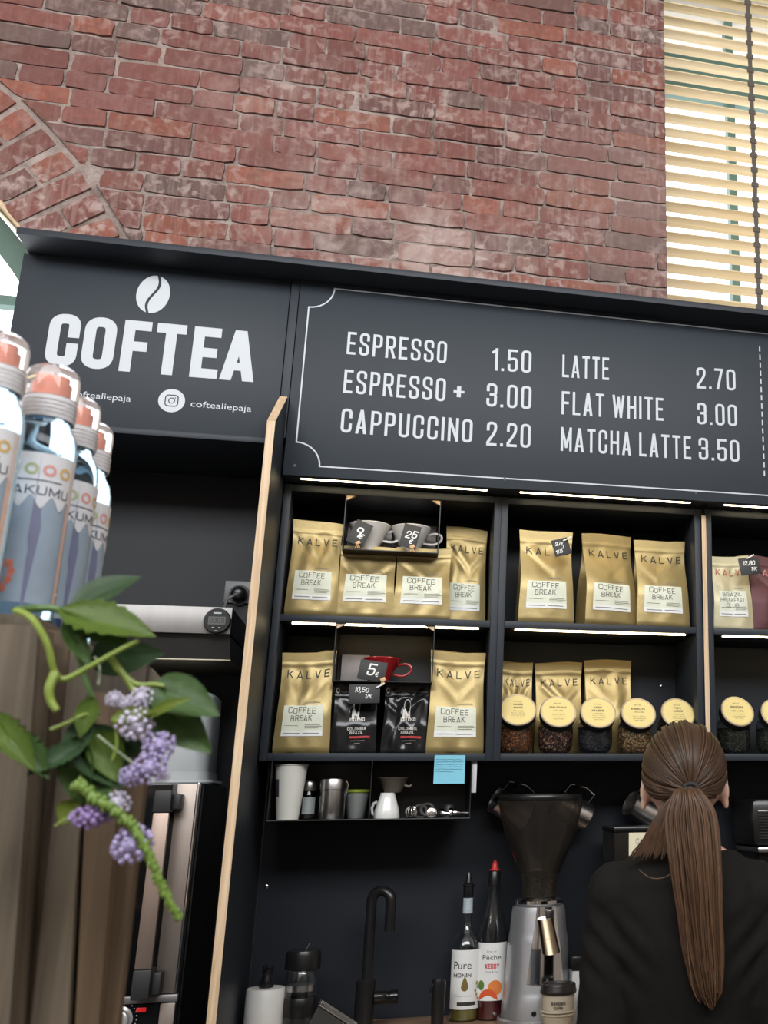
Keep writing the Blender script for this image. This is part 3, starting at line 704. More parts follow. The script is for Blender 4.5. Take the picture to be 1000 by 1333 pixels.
# ================================================================ COFFEE POUCHES
WHITESTRIP = mat('label_white', (0.74, 0.75, 0.73), 0.5, var=0.03)
class Pouch:
    """a standing gusseted foil pouch: front(u, v) gives its front face, u in -1..1, v in 0..1"""
    def __init__(s, w, h, d, seed, flat=0.88, wr=1.0, lean=0.0):
        s.w, s.h, s.d, s.flat, s.wr, s.lean = w, h, d, flat, wr, lean
        r = random.Random(seed); s.r = [(r.uniform(3, 7), r.uniform(-4, 4), r.uniform(0, 6), r.uniform(0.4, 1.0)) for _ in range(4)]
        s.va, s.vb, s.vc = r.uniform(0.35, 1.0), r.uniform(-0.3, 0.3), r.uniform(-0.05, 0.05); s.tw = r.uniform(-0.006, 0.006); s.ph = r.uniform(0, 6)
    def T(s, v):
        if v < 0.05: return s.d / 2 * (0.80 + 0.20 * math.sin(v / 0.05 * PI / 2))
        k = smooth((v - 0.34) / (s.flat - 0.34)); return s.d / 2 * (1 - k) + 0.0022 * k
    def HW(s, v): return s.w / 2 * (0.965 + 0.035 * math.cos(v * PI * 1.6) + (0.012 * smooth((v - 0.8) / 0.2)))
    def wrk(s, u, v):
        e = (1 - u * u) * min(1, v * 8) * (1 - smooth((v - 0.80) / 0.12))
        q = abs(u - s.vb); a = -0.0050 * s.va * math.exp(-((v - (0.47 + s.vc + 0.26 * q)) / 0.045) ** 2) * q ** 0.5
        a += 0.0032 * s.va * math.exp(-((v - (0.57 + s.vc + 0.26 * q)) / 0.06) ** 2)
        for f, g, p, k in s.r: a += 0.0015 * k * math.sin(f * u * 1.3 + g * v * 2.2 + p)
        return a * s.wr * e - 0.0016 * math.exp(-((v - s.flat) / 0.012) ** 2) * -1
    def front(s, u, v, off=0.0):
        t = s.T(v) * (1 - 0.22 * abs(u) ** 3) + s.wrk(u, v)
        return Vector((s.HW(v) * u, -(max(t, 0.0016) + off) + s.lean * v * s.h, v * s.h + s.tw * u * v + 0.0025 * math.sin(2.2 * u + s.ph) * v))
    def back(s, u, v):
        t = s.T(v) * (1 - 0.22 * abs(u) ** 3)
        return Vector((s.HW(v) * u, t + s.lean * v * s.h, v * s.h + s.tw * u * v + 0.0025 * math.sin(2.2 * u + s.ph) * v))
    def body(s):
        nu, nv = 36, 60; R = []
        for j in range(nv + 1):
            v = j / nv; k = 1 - s.T(v) / (s.d / 2); g = min(0.6 * s.HW(v), s.d * 0.42 * max(0, k))
            ring = [s.front(-1 + 2 * i / nu, v) for i in range(nu + 1)]
            m = s.front(1, v); ring.append(Vector((s.HW(v) - g - 0.004 * (1 - k), s.lean * v * s.h, m.z)))
            ring += [s.back(1 - 2 * i / nu, v) for i in range(nu + 1)]
            m = s.front(-1, v); ring.append(Vector((-s.HW(v) + g + 0.004 * (1 - k), s.lean * v * s.h, m.z)))
            R.append(ring)
        return R
    def patch(s, u0, u1, v0, v1, off, nu=30, nv=22):
        return MB().grid(lambda a, b: s.front(lerp(u0, u1, a), lerp(v0, v1, b), off), nu, nv)
    def text_fn(s, uc, vb, cap, length, width, off, arc=0.0):
        """centre text of the given length on the front: width in metres, cap in metres"""
        k = width / max(length, 1e-6)
        def fn(x, y):
            X = (x - length / 2) * k; v = (vb + y * cap) / s.h
            v += arc * (X / (width / 2)) ** 2
            return s.front(uc + X / s.HW(v), v, off)
        return fn
def px_place(xl, xr, yb, Yf, d, rot=0.0):
    a, b = at(xl, yb, Yf), at(xr, yb, Yf)
    return (a.x + b.x) / 2, Yf + d / 2 + 0.004, (b.x - a.x)
HAND = dict(width=0.66, s=0.095, gap=0.16, space=0.4, rr=0.2, jit=0.10)
def pouch(xl, xr, yb, yt, zs, Yf, label, seed, rot=0.0, kind='gold', dep=0.075, group='gold foil coffee pouches', wid=None, lab=True, lean=0.0, brand=True):
    cx, cy, w = px_place(xl, xr, yb, Yf, dep)
    if lab and kind == 'gold': w *= 1.05
    if wid: w = wid
    h = at((xl + xr) / 2, yt, cy).z - zs
    cfg = {'gold': (GOLD, INK, LABEL, 'coffee pouch'), 'beige': (BEIGE, REDINK, LABEL, 'coffee pouch'), 'maroon': (MAROON, PINKINK, LABEL, 'coffee pouch')}[kind]
    P = thing('coffee_pouch', label, 'coffee pouch', (cx, cy, zs + 0.0006), math.radians(rot), group)
    q = Pouch(w, h, dep, seed, lean=lean)
    mb = MB(); mb.rings(q.body()); mb.obj('foil_body', cfg[0], P, angle=48)
    if brand:
      sp = strokes('KALVE', 0.80, 0.135, 0.46, rr=0.2)
      put('brand_lettering', sp, q.text_fn(0.03, 0.735 * h, 0.0205, sp[2], w * 0.76, 0.0011, 0.012), cfg[1], P)
    # pressed seal lines near the top
    if not lab: return P
    lw, lh = 0.66 * w, 0.078; v0 = 0.042 / h
    u0, u1 = -0.76, 0.72
    q.patch(u0, u1, v0, v0 + lh / h, 0.0010).obj('paper_label', cfg[2], P, recalc=False)
    q.patch(u0, u1, v0, v0 + 0.014 / h, 0.0015, 30, 4).obj('label_stripe', WHITESTRIP, P, recalc=False)
    lines = ('COFFEE', 'BREAK') if kind != 'beige' else ('BRAZIL', 'BREAKFAST', 'CLUB')
    ch = 0.0150 if len(lines) == 2 else 0.0118
    for i, tx in enumerate(lines):
        sp = strokes(tx, **HAND); wl = min(w * 0.46 * len(tx) / 6 * (1.05 if i == 0 else 0.98), w * 0.60)
        put('label_lettering', sp, q.text_fn(-0.07, v0 * h + lh - 0.005 - ch - i * (ch + 0.0055), ch, sp[2], wl, 0.0017), INK, P)
    g = []
    for i, (a, b) in enumerate(((0.56, 0.94), (0.56, 0.98), (0.56, 0.90), (0.06, 0.40))): g.append((rect2(a, 0.0290 - 0.0040 * (i % 3) if i < 3 else 0.027, b, 0.0277 - 0.0040 * (i % 3) if i < 3 else 0.0258), 0, 0, 1, 1))
    for a, b in ((0.06, 0.45), (0.52, 0.92)): g.append((rect2(a, 0.0060, b, 0.0082), 0, 0, 1, 1))
    put('small_print', merge(*g), lambda x, y: q.front(lerp(u0, u1, x), v0 + y / h, 0.0020), GREYINK, P)
    put('tear_line', merge((rect2(0.50, 0, 0.80, 0.0012), 0, 0, 1, 1), (rect2(0.55, 0.003, 0.78, 0.0039), 0, 0, 1, 1)), lambda x, y: q.front(lerp(-1, 1, x), v0 + (lh + 0.006 + y) / h, 0.0010), GREYINK, P)
    return P
BEIGE = mat('beige_foil_pouch', (0.50, 0.45, 0.29), 0.4, 0.25, var=0.05, nscale=12, bump=0.1, bscale=60)
REDINK = mat('red_ink', (0.42, 0.10, 0.06), 0.6, var=0.05)
MAROON = mat('maroon_foil_pouch', (0.085, 0.022, 0.026), 0.5, 0.2, var=0.08, nscale=12, bump=0.1, bscale=60)
PINKINK = mat('pink_ink', (0.45, 0.20, 0.18), 0.6, var=0.05)
g_ = 'gold coffee pouch '
pouch(370, 436, 800, 679, ZM, 0.012, 'gold coffee pouch at the left end of its shelf, beside the two white cups', 1, rot=2)
pouch(436, 511, 801.5, 712, ZM, 0.016, g_ + 'right under the white cup priced 9 euro', 2, brand=False)
pouch(512, 584, 803.5, 714, ZM, 0.016, g_ + 'right under the white cup priced 25 euro', 3, brand=False)
pouch(574, 634, 805, 688, ZM, 0.098, g_ + 'right of the two white cups, against the shelf post', 4, wid=0.118, dep=0.06)
pouch(355, 426, 980, 849, ZL1, 0.012, g_ + 'on the lowest shelf at the left end, left of the black pouches', 5, rot=1)
pouch(556, 628, 980.5, 849, ZL1, 0.012, g_ + 'on the lowest shelf right of the black pouches, above the blue note', 6)
pouch(676, 746, 810, 692, ZM, 0.014, g_ + 'with a dark price card clipped at its top corner', 7, rot=3)
pouch(758, 828, 814.5, 697, ZM, 0.018, g_ + 'above the jars, the one turned to show its side', 8, rot=15, dep=0.085)
pouch(830, 898, 816.5, 705, ZM, 0.020, g_ + 'rightmost of the three above the jars, next to the plywood strip', 9, rot=5)
pouch(650, 694, 962, 862, ZL1, 0.150, g_ + 'behind the jars, half cut off by the left post', 10, lab=False, dep=0.07)
pouch(696, 760, 963, 863, ZL1, 0.150, g_ + 'behind the second and third yellow-lidded jars', 11, lab=False, dep=0.07)
pouch(762, 826, 964, 860, ZL1, 0.150, g_ + 'behind the jars, rightmost of the three at the back', 12, lab=False, dep=0.07)
pouch(930, 983, 819, 725, ZM, 0.040, 'pale beige coffee pouch with red letters beside the plywood strip', 13, kind='beige', rot=3, group='pouches of the right unit', dep=0.06)
pouch(980, 1044, 820, 727, ZM, 0.045, 'dark maroon coffee pouch at the right edge, beside the beige pouch', 14, kind='maroon', group='pouches of the right unit', dep=0.06, lab=False)
# black pouches
BFOIL = mat('black_foil', (0.018, 0.018, 0.019), 0.16, 0.35, var=0.2, nscale=9, bump=0.35, bscale=22)
REDBAR = mat('red_bar', (0.50, 0.05, 0.05), 0.5, var=0.05)
SILVINK = mat('silver_ink', (0.62, 0.60, 0.55), 0.4, 0.3, var=0.05)
def black_pouch(xl, xr, yb, yt, label, seed):
    dep = 0.06; cx, cy, w = px_place(xl, xr, yb, 0.022, dep); h = at((xl + xr) / 2, yt, cy).z - ZL1
    P = thing('black_coffee_pouch', label, 'coffee pouch', (cx, cy, ZL1 + 0.0006), 0, 'black coffee pouches')
    q = Pouch(w, h, dep, seed, flat=0.80, wr=1.5)
    MB().rings(q.body()).obj('foil_body', BFOIL, P, angle=48)
    for tx, vb, cap, wl in (('COLOMBIA', 0.315, 0.0072, 0.40), ('BRAZIL', 0.260, 0.0072, 0.29), ('ESTENZI', 0.44, 0.0080, 0.32)):
        sp = strokes(tx, 0.72, 0.16, 0.16, rr=0.25); put('lettering', sp, q.text_fn(0.12, vb * h, cap, sp[2], w * wl, 0.0016), SILVINK, P)
    put('red_bar', rect2(-0.18, 0.205, 0.72, 0.232), lambda x, y: q.front(x, y, 0.0016), REDBAR, P)
    put('small_print', merge((rect2(-0.12, 0.165, 0.5, 0.174), 0, 0, 1, 1), (rect2(0.05, 0.13, 0.3, 0.14), 0, 0, 1, 1)), lambda x, y: q.front(x, y, 0.0016), GREYINK, P)
    emb = merge((ring2(0.0, 0.66, 0.13, 0.155), 0, 0, 1, 1), (line2([(-0.16, 0.52), (-0.10, 0.58), (0.0, 0.52)], 0.06), 0, 0, 1, 1), (rect2(-0.20, 0.47, -0.08, 0.60), 0, 0, 1, 1), (rect2(0.05, 0.47, 0.14, 0.57), 0, 0, 1, 1))
    put('emblem', emb, lambda x, y: q.front(0.06 + x, y if y < .62 else .66 + (y - .66) * .55, 0.0016), SILVINK, P)
    put('zip_line', rect2(-0.96, 0.855, 0.96, 0.866), lambda x, y: q.front(x, y, 0.0016), mat('grey_zip', (0.10, 0.10, 0.10), 0.3, var=0.1), P)
    put('eyelet_mark', ring2(-0.86, 0.88, 0.045, 0.085, 20), lambda x, y: q.front(x, 0.88 + (y - 0.88) * 0.5, 0.0016), SILVINK, P)
black_pouch(428, 489, 978, 887, 'shiny black coffee pouch with a price card hung over its top corner', 21)
black_pouch(495, 556, 978.5, 888, 'shiny black coffee pouch without a price card, on the lowest shelf', 22)
# ================================================================ METAL INSERTS
def insert(xl, xr, yf, ztop, label, dep=0.19, zfloor=None):
    x0, x1 = at(xl, yf, 0.004).x, at(xr, yf, 0.004).x; zf = at((xl + xr) / 2, yf, 0.004).z if zfloor is None else zfloor
    t = thing('cup_tray', label, 'metal tray', ((x0 + x1) / 2, 0.1, zf), 0, 'black metal trays hung under shelf boards')
    MB().box((x0, 0.004, zf - 0.0022), (x1, dep, zf)).obj('floor_plate', BLACK, t, True)
    for x in (x0 - 0.0022, x1): MB().box((x, 0.004, zf - 0.0022), (x + 0.0022, dep, ztop - 0.0004)).obj('side_plate', BLACK, t, True)
    MB().box((x0, dep - 0.002, zf), (x1, dep, ztop - 0.0004)).obj('back_plate', BLACK, t, True)
    for s, x in ((1, x0), (-1, x1)): MB().prism([(x, 0.006, ztop - 0.0005), (x + s * 0.024, 0.006, ztop - 0.0005), (x, 0.006, ztop - 0.014)], (0, 0.012, 0)).obj('corner_block', PLYY, t, True)
    return zf
ZI1 = insert(446, 570, 716.5, ZT0, 'black metal tray holding the two white cups')
ZI2 = insert(433, 562, 886.5, ZM - 0.0185, 'black metal tray holding the red cup')
# lower open tray
tx0, tx1, tz = at(347, 1067, 0).x, at(612, 1066, 0).x, 1.4285
tr = thing('hanging_tray', 'wide black metal tray hanging under the left unit with cups and nozzles in it', 'metal tray', ((tx0 + tx1) / 2, 0.09, tz))
MB().box((tx0, 0.002, tz - 0.003), (tx1, 0.19, tz)).obj('floor_plate', BLACK, tr, True)
for x in (tx0, at(482, 1030, 0).x, tx1 - 0.002): MB().box((x, 0.002, tz), (x + 0.002, 0.188, ZL0 - 0.0004)).obj('side_plate', BLACK, tr, True)
MB().box((tx0, 0.188, tz), (tx1, 0.19, ZL0 - 0.0004)).obj('back_plate', BLACK, tr, True)
MB().tube([(tx0, 0.0015, tz - 0.001), (tx1, 0.0015, tz - 0.001)], 0.002, 8).obj('front_lip', BLACK, tr, True)
# cups: porcelain drippers on printed boxes
PORC = mat('white_porcelain', (0.60, 0.58, 0.56), 0.25, var=0.03, coat=0.3)
REDC = mat('red_glaze', (0.26, 0.012, 0.015), 0.22, var=0.06, coat=0.4)
GREYBOX = mat('grey_box_print', (0.33, 0.30, 0.30), 0.6, var=0.06, nscale=10)
def dripper(px, py, zf, m, label, R=0.050, H=0.066, Y=0.075):
    x = at(px, py, Y).x; t = thing('coffee_dripper', label, 'cup', (x, Y, zf + 0.0005), 0, 'coffee drippers in the metal trays')
    MB().lathe([(0.020, 0.0), (0.040, 0.0), (0.041, 0.004), (0.022, 0.006), (0.021, 0.014), (0.030, 0.030), (R * 0.90, H - 0.012), (R, H - 0.002), (R - 0.001, H), (R - 0.004, H - 0.002), (0.027, 0.030), (0.017, 0.014)], 40, cap0=True, cap1=True).obj('cone', m, t)
    c = [(R * 0.80, 0, H - 0.018), (R + 0.012, -0.006, H - 0.014), (R + 0.026, -0.010, H - 0.022), (R + 0.024, -0.010, H - 0.036), (R + 0.006, -0.008, H - 0.046), (R * 0.62, 0, H - 0.042)]
    P = []
    for i in range(25):
        u = i / 24 * (len(c) - 1); k = min(int(u), len(c) - 2); f = u - k
        p0, p1, p2, p3 = [Vector(c[max(0, min(len(c) - 1, k + d))]) for d in (-1, 0, 1, 2)]
        P.append(0.5 * ((2 * p1) + (p2 - p0) * f + (2 * p0 - 5 * p1 + 4 * p2 - p3) * f * f + (3 * p1 - p0 - 3 * p2 + p3) * f ** 3))
    MB().tube(P, (0.0034, 0.0024), 10).obj('handle', m, t)
    return t
def carton(xl, xr, yt, zf, Y, label, m=GREYBOX):
    a, b = at(xl, 700, Y).x, at(xr, 700, Y).x; h = at((xl + xr) / 2, yt, Y).z - zf
    o = MB().box((-(b - a) / 2, 0, 0), ((b - a) / 2, 0.05, h), bev=0.0015).obj('carton', m); o.location = ((a + b) / 2, Y, zf + 0.0005)
    tag(o, label, 'box', 'grey cartons in the metal trays')
dripper(481, 700, ZI1, PORC, 'white cup with the 9 euro card leaning on it', 0.057, 0.084)
dripper(535, 702, ZI1, PORC, 'white cup with the 25 euro card leaning on it', 0.056, 0.082)
carton(452, 510, 682, ZI1, 0.145, 'grey carton behind the white cup priced 9 euro')
carton(514, 568, 684, ZI1, 0.145, 'grey carton behind the white cup priced 25 euro')
dripper(497, 870, ZI2, REDC, 'dark red cup in the tray above the black pouches', 0.050, 0.068, 0.085)
carton(457, 492, 853, ZI2, 0.145, 'grey carton standing left of the red cup')
# price cards with little clips
CLIP = mat('pale_wood_clip', (0.62, 0.40, 0.20), 0.5, var=0.1)
def card(px, py, Y, pw, ph, ang, lines, label, clip=None, tilt=-6, stand=None):
    """pw, ph: size in pixels; ang: turn in the card's plane; lines: (text, x, y, cap, turn) in fractions of the card"""
    c = at(px, py, Y); s = (D + Y) / F; W, H = pw * s, ph * s
    t = thing('price_card', label, 'price card', c, 0, 'hand-written price cards')
    R = Ro(tilt, 'X') @ Ro(-ang, 'Y')
    MB().box((-W / 2, 0, -H / 2), (W / 2, 0.0016, H / 2), R, bev=0.0005).obj('card', CARD, t)
    for tx, x, y, cap, turn in lines:
        sp = strokes(tx, 0.62, 0.13, 0.10, slant=0.16, rr=0.25, jit=0.08, space=0.3); k = cap * H; a = math.radians(turn); ca, sa = math.cos(a), math.sin(a)
        put('chalk_price', sp, lambda u, v: R @ Vector((x * W - W / 2 + (u * ca - v * sa) * k, -0.0007, y * H - H / 2 + (u * sa + v * ca) * k)), CHALK, t)
    if clip:
        x, y, L, kind = clip; p = R @ Vector((x * W - W / 2, -0.004, y * H - H / 2))
        mb = MB()
        if kind == 'wood':
            for d in (-1, 1):
                mb.box((-0.0065, -0.003, -0.003), (0.0065, 0.003, 0.003), Tr(*p) @ Ro(-25, 'Y') @ Tr(0.0, d * 0.003, 0.002 * d), bev=0.0008)
            for a in (-35, 5, 40): mb.tube([p, p + Vector((math.sin(math.radians(a)) * L * 0.6, -0.003, -L))], 0.0014, 8)
            mb.obj('clip_stand', CLIP, t)
        else:
            mb.tube([p + Vector((-L * .5, 0, -L * .28)), p + Vector((L * .5, -0.002, L * .28))], 0.0022, 8); mb.obj('clip', CHALK, t)
    return t
card(468, 694, 0.010, 22, 33, -24, (('9', 0.20, 0.34, 0.46, 0), ('€', 0.58, 0.30, 0.24, 0)), 'black card with 9 euro leaning in front of a white cup', (0.72, 0.10, 0.016, 'wood'))
card(534, 698, 0.010, 22, 32, -12, (('25', 0.22, 0.42, 0.33, 0), ('€', 0.52, 0.18, 0.22, 0)), 'black card with 25 euro leaning in front of a white cup', (0.80, 0.06, 0.014, 'wood'))
card(485, 873, 0.012, 33, 25, -8, (('5', 0.30, 0.26, 0.58, 0), ('€', 0.62, 0.22, 0.26, 0)), 'black card with a big 5 in front of the red cup', (0.95, 0.12, 0.012, 'wood'))
card(474.5, 903, 0.006, 37, 24, 2, (('10,50', 0.16, 0.60, 0.26, -4), ('1/K', 0.50, 0.28, 0.22, -8)), 'black card with 10,50 hung over a black pouch', (1.0, 0.88, 0.020, 'pin'))
card(731, 712, -0.004, 23, 24, 16, (('37€', 0.16, 0.62, 0.22, -8), ('7', 0.50, 0.36, 0.22, 0), ('1KG', 0.10, 0.12, 0.22, 10)), 'black card clipped to the top corner of a gold pouch', (0.95, 0.86, 0.022, 'pin'))
card(976.5, 737, 0.010, 31, 25, 8, (('12,80', 0.16, 0.58, 0.26, -4), ('1/K', 0.50, 0.24, 0.22, -10)), 'black card with 12,80 between the beige and maroon pouches', (0.58, 1.02, 0.022, 'pin'))
# ================================================================ TEA JARS
YEL = mat('yellow_paper', (0.74, 0.60, 0.25), 0.5, var=0.03)
BRASS = mat('pale_brass_rim', (0.72, 0.60, 0.42), 0.3, 0.7, var=0.05)
LEAF = {
 'mango': [(0, (0.10, 0.035, 0.012)), (.25, (0.30, 0.09, 0.02)), (.45, (0.05, 0.02, 0.01)), (.62, (0.42, 0.20, 0.04)), (.75, (0.20, 0.04, 0.02)), (.9, (0.13, 0.09, 0.02))],
 'red': [(0, (0.035, 0.012, 0.01)), (.35, (0.14, 0.035, 0.02)), (.6, (0.02, 0.01, 0.01)), (.8, (0.25, 0.13, 0.07)), (.93, (0.40, 0.28, 0.17))],
 'black': [(0, (0.012, 0.013, 0.016)), (.5, (0.022, 0.023, 0.028)), (.92, (0.06, 0.06, 0.07))],
 'camomile': [(0, (0.16, 0.09, 0.03)), (.25, (0.35, 0.23, 0.09)), (.5, (0.07, 0.035, 0.02)), (.7, (0.48, 0.36, 0.17)), (.88, (0.22, 0.06, 0.03))],
 'fruit': [(0, (0.06, 0.02, 0.015)), (.35, (0.17, 0.05, 0.03)), (.6, (0.03, 0.012, 0.01)), (.85, (0.28, 0.14, 0.09))],
 'sencha': [(0, (0.018, 0.022, 0.014)), (.4, (0.035, 0.042, 0.024)), (.7, (0.010, 0.012, 0.008)), (.9, (0.07, 0.075, 0.045))]}
def jar(px, py, leaf, lines, label, leaf_label, tilt=62, yaw=0.0, rr=0.0485):
    Yl = 0.040; c = at(px, py, Yl); zs = ZL1; R = Ro(yaw, 'Z') @ Ro(tilt, 'X')      # lid normal: tilted up out of the horizontal
    x, y = c.x, Yl + 0.044
    t = thing('tea_jar', label, 'jar', (x, y, zs + 0.0006), 0, 'tea jars with yellow lids')
    hc = c.z - zs
    lid = Tr(0, Yl - y, hc) @ R
    mb = MB(); mb.superball((0, 0.004, 0.054), (0.0485, 0.0485, 0.0538), 0.55); mb.obj('glass_body', GLASS, t)
    MB().lathe([(rr - 0.001, -0.026), (rr + 0.0012, -0.024), (rr + 0.0015, -0.002), (rr + 0.0005, 0.0)], 44, lid).obj('lid', BLACKP, t)
    MB().lathe([(rr + 0.0008, -0.0035), (rr + 0.0015, -0.0010), (rr - 0.0005, 0.0012), (rr - 0.004, 0.0012), (rr - 0.0045, 0.0002)], 44, lid, cap0=False, cap1=False).obj('lid_rim', BRASS, t)
    put('lid_label', disc2(0, 0, rr - 0.0042, 48), lambda a, b: lid @ Vector((a, b, 0.0006)), YEL, t)
    for tx, yy, cap, bold in lines:
        sp = strokes(tx, 0.74, 0.17, 0.15, rr=0.26) if cap > 0.005 else font(tx); k = cap
        mx = 2 * math.sqrt(max(0, (rr - 0.008) ** 2 - yy * yy)); kx = min(k, mx / sp[2])
        put('lid_lettering', sp, lambda u, v: lid @ Vector(((u - sp[2] / 2) * kx, yy + v * k, 0.0010)), INK, t)
    mb = MB(); r = random.Random(px); fill = 0.072
    rings = []
    for i in range(19):
        ph = -PI / 2 + PI * i / 18; ph = max(-PI / 2 + .02, min(PI / 2 - .02, ph)); ring = []
        for j in range(36):
            th = 2 * PI * j / 36; sg = lambda v_, p: math.copysign(abs(v_) ** p, v_)
            rr_ = 0.0440 + r.uniform(-0.0014, 0.0014); z = 0.054 + 0.0505 * sg(math.sin(ph), .55)
            q = Vector((rr_ * sg(math.cos(ph), .55) * math.cos(th), 0.004 + rr_ * sg(math.cos(ph), .55) * math.sin(th), min(z, fill + r.uniform(-0.002, 0.002))))
            ring.append(q)
        rings.append(ring)
    mb.rings(rings); o = mb.obj('tea_leaves', cells('tea_' + leaf, LEAF[leaf]), None)
    o.location = (x, y, zs + 0.0006); tag(o, leaf_label, 'tea', 'loose tea in the jars', 'stuff')
top_ = ('BIRU TEJA', 0.024, 0.0030, 0.01); low_ = (('50 g  eur  /  100 g  eur', -0.012, 0.0026, 0.0), ('sastavs: melna teja, augli', -0.019, 0.0026, 0.0), ('gabalini, ziedlapas', -0.025, 0.0026, 0.0))
jar(674.5, 924, 'mango', (top_, ('MANGO', 0.013, 0.0058, 0.03), ('AROMA', 0.003, 0.0058, 0.03), ('3.00 eur/50g', -0.006, 0.0036, 0.02)) + low_, 'tea jar with yellow lid farthest left, full of orange brown tea', 'orange brown fruit tea in the jar farthest left', yaw=-3)
jar(727, 926.5, 'red', (top_, ('PINA COLADA', 0.010, 0.0056, 0.03), ('3.20 eur/50g', 0.001, 0.0036, 0.02)) + low_, 'second yellow-lidded tea jar from the left, dark red tea inside', 'dark red tea with pale bits in the second jar')
jar(779, 927.5, 'black', (top_, ('KIRSU', 0.012, 0.0062, 0.03), ('KAUSINS', 0.002, 0.0062, 0.03), ('3.20 eur/50g', -0.006, 0.0034, 0.02)) + low_, 'third yellow-lidded tea jar, filled with nearly black tea', 'nearly black tea leaves in the third jar')
jar(831.5, 928.5, 'camomile', (top_, ('KUMELITE', 0.010, 0.0062, 0.03), ('2.90 eur/50g', 0.001, 0.0038, 0.02)) + low_, 'fourth yellow-lidded tea jar with yellowish brown flower tea', 'yellowish brown camomile tea in the fourth jar')
jar(883, 928.5, 'fruit', (top_, ('PUKA', 0.013, 0.0062, 0.03), ('AUGLIS', 0.003, 0.0062, 0.03), ('3.00 eur/50g', -0.006, 0.0038, 0.02)) + low_, 'fifth yellow-lidded tea jar, above the head of the barista', 'reddish brown fruit tea in the jar above the head', yaw=3)
jar(960.5, 926, 'sencha', (top_, ('SENCHA', 0.009, 0.0075, 0.035), ('3.20 eur/50g', -0.002, 0.0048, 0.02)) + low_, 'yellow-lidded tea jar of green tea right of the plywood strip', 'dark green tea leaves in the jar beside the plywood strip', yaw=4)
jar(1012, 929, 'sencha', (top_, ('MATE', 0.009, 0.0070, 0.035), ('3.20 eur/50g', -0.002, 0.0046, 0.02)) + low_, 'yellow-lidded tea jar cut by the right edge of the photo', 'dark green tea leaves in the jar at the right edge', yaw=4)
# ================================================================ SMALL THINGS IN THE HANGING TRAY
def sc(Y): return (D + Y) / F
PAPER = mat('white_paper_cup', (0.68, 0.67, 0.61), 0.55, var=0.03)
TZ = tz + 0.0006
def cyl_fn(cx, cy, z0, r0, z1, r1, off=0.0006):
    """lettering wrapped on a round wall: x = angle in radians (0 faces the viewer), y = height"""
    def fn(x, y):
        r = lerp(r0, r1, (y - z0) / (z1 - z0)) + off
        return Vector((cx + r * math.sin(x), cy - r * math.cos(x), y))
    return fn
def wrap_patch(fn, a0, a1, z0, z1, n=28): return MB().grid(lambda u, v: fn(lerp(a0, a1, u), lerp(z0, z1, v)), n, 6)
def wrap_text(name, shp, fn, ac, z, cap, width, r, m, parent):
    k = width / shp[2]
    return put(name, shp, lambda u, v: fn(ac + (u - shp[2] / 2) * k / r, z + v * cap), m, parent)
p = at(374, 1066, 0.055)
t = thing('paper_cup', 'tall white paper cup at the left end of the hanging tray', 'cup', (p.x, 0.055, TZ))
MB().lathe([(0.028, 0), (0.0295, 0.001), (0.0435, 0.140), (0.0455, 0.1415), (0.0455, 0.144), (0.043, 0.1445), (0.0415, 0.140), (0.028, 0.006)], 40).obj('cup_wall', PAPER, t)
t.scale = (0.90, 0.90, 0.935); f = cyl_fn(0, 0, 0, 0.0295, 0.14, 0.0435)
wrap_patch(f, -1.35, -0.75, 0.06, 0.105, 10).obj('dark_sticker', mat('dark_sticker', (0.05, 0.05, 0.07), 0.5, var=0.4, nscale=90), t, recalc=False)
p = at(399, 1066, 0.115)
t = thing('spice_jar', 'small glass shaker with steel lid behind the white paper cup', 'jar', (p.x, 0.115, TZ)); t.scale = (0.9, 0.9, 0.98)
MB().lathe([(0.024, 0), (0.026, 0.003), (0.026, 0.062), (0.022, 0.070), (0.022, 0.074)], 28).obj('glass_body', GLASS, t)
MB().lathe([(0.0215, 0.003), (0.0235, 0.006), (0.0235, 0.045), (0.005, 0.048)], 24).obj('contents', mat('dark_spice', (0.03, 0.025, 0.02), 0.8, var=0.4, nscale=300), t)
MB().lathe([(0.0235, 0.072), (0.0245, 0.074), (0.0245, 0.094), (0.021, 0.099), (0.006, 0.100)], 28).obj('lid', STEEL, t)
wrap_patch(cyl_fn(0, 0, 0, 0.026, 0.1, 0.026), -0.5, 0.9, 0.014, 0.056, 10).obj('label', mat('grey_label', (0.30, 0.33, 0.32), 0.5, var=0.3, nscale=200), t, recalc=False)
p = at(431, 1067, 0.06)
t = thing('steel_canister', 'round steel canister with a clip lid in the hanging tray', 'canister', (p.x, 0.06, TZ)); t.scale = (0.83, 0.83, 0.95)
MB().lathe([(0.036, 0), (0.0375, 0.002), (0.0375, 0.074), (0.0385, 0.075)], 40).obj('can_body', STEEL, t)
MB().lathe([(0.0392, 0.0765), (0.0392, 0.100), (0.0375, 0.1035), (0.010, 0.1045)], 40).obj('lid', STEEL, t)
MB().tube([(0.038, -0.006, 0.098), (0.043, -0.006, 0.090), (0.0425, -0.006, 0.070), (0.039, -0.006, 0.060)], 0.0014, 8).tube([(0.038, 0.004, 0.098), (0.043, 0.004, 0.090), (0.0425, 0.004, 0.070), (0.039, 0.004, 0.060)], 0.0014, 8).box((0.0382, -0.008, 0.066), (0.0415, 0.006, 0.078)).obj('clip', CHROME, t)
p = at(463, 1066, 0.125)
t = thing('plastic_tub', 'small clear tub with a lime green lid beside the steel canister', 'tub', (p.x, 0.125, TZ)); t.scale = (0.92, 0.92, 0.92)
MB().lathe([(0.022, 0), (0.024, 0.002), (0.033, 0.070), (0.031, 0.070), (0.0215, 0.004)], 32).obj('tub_wall', mat('frosted_plastic', (0.45, 0.47, 0.45), 0.4, trans=0.4, var=0.05), t)
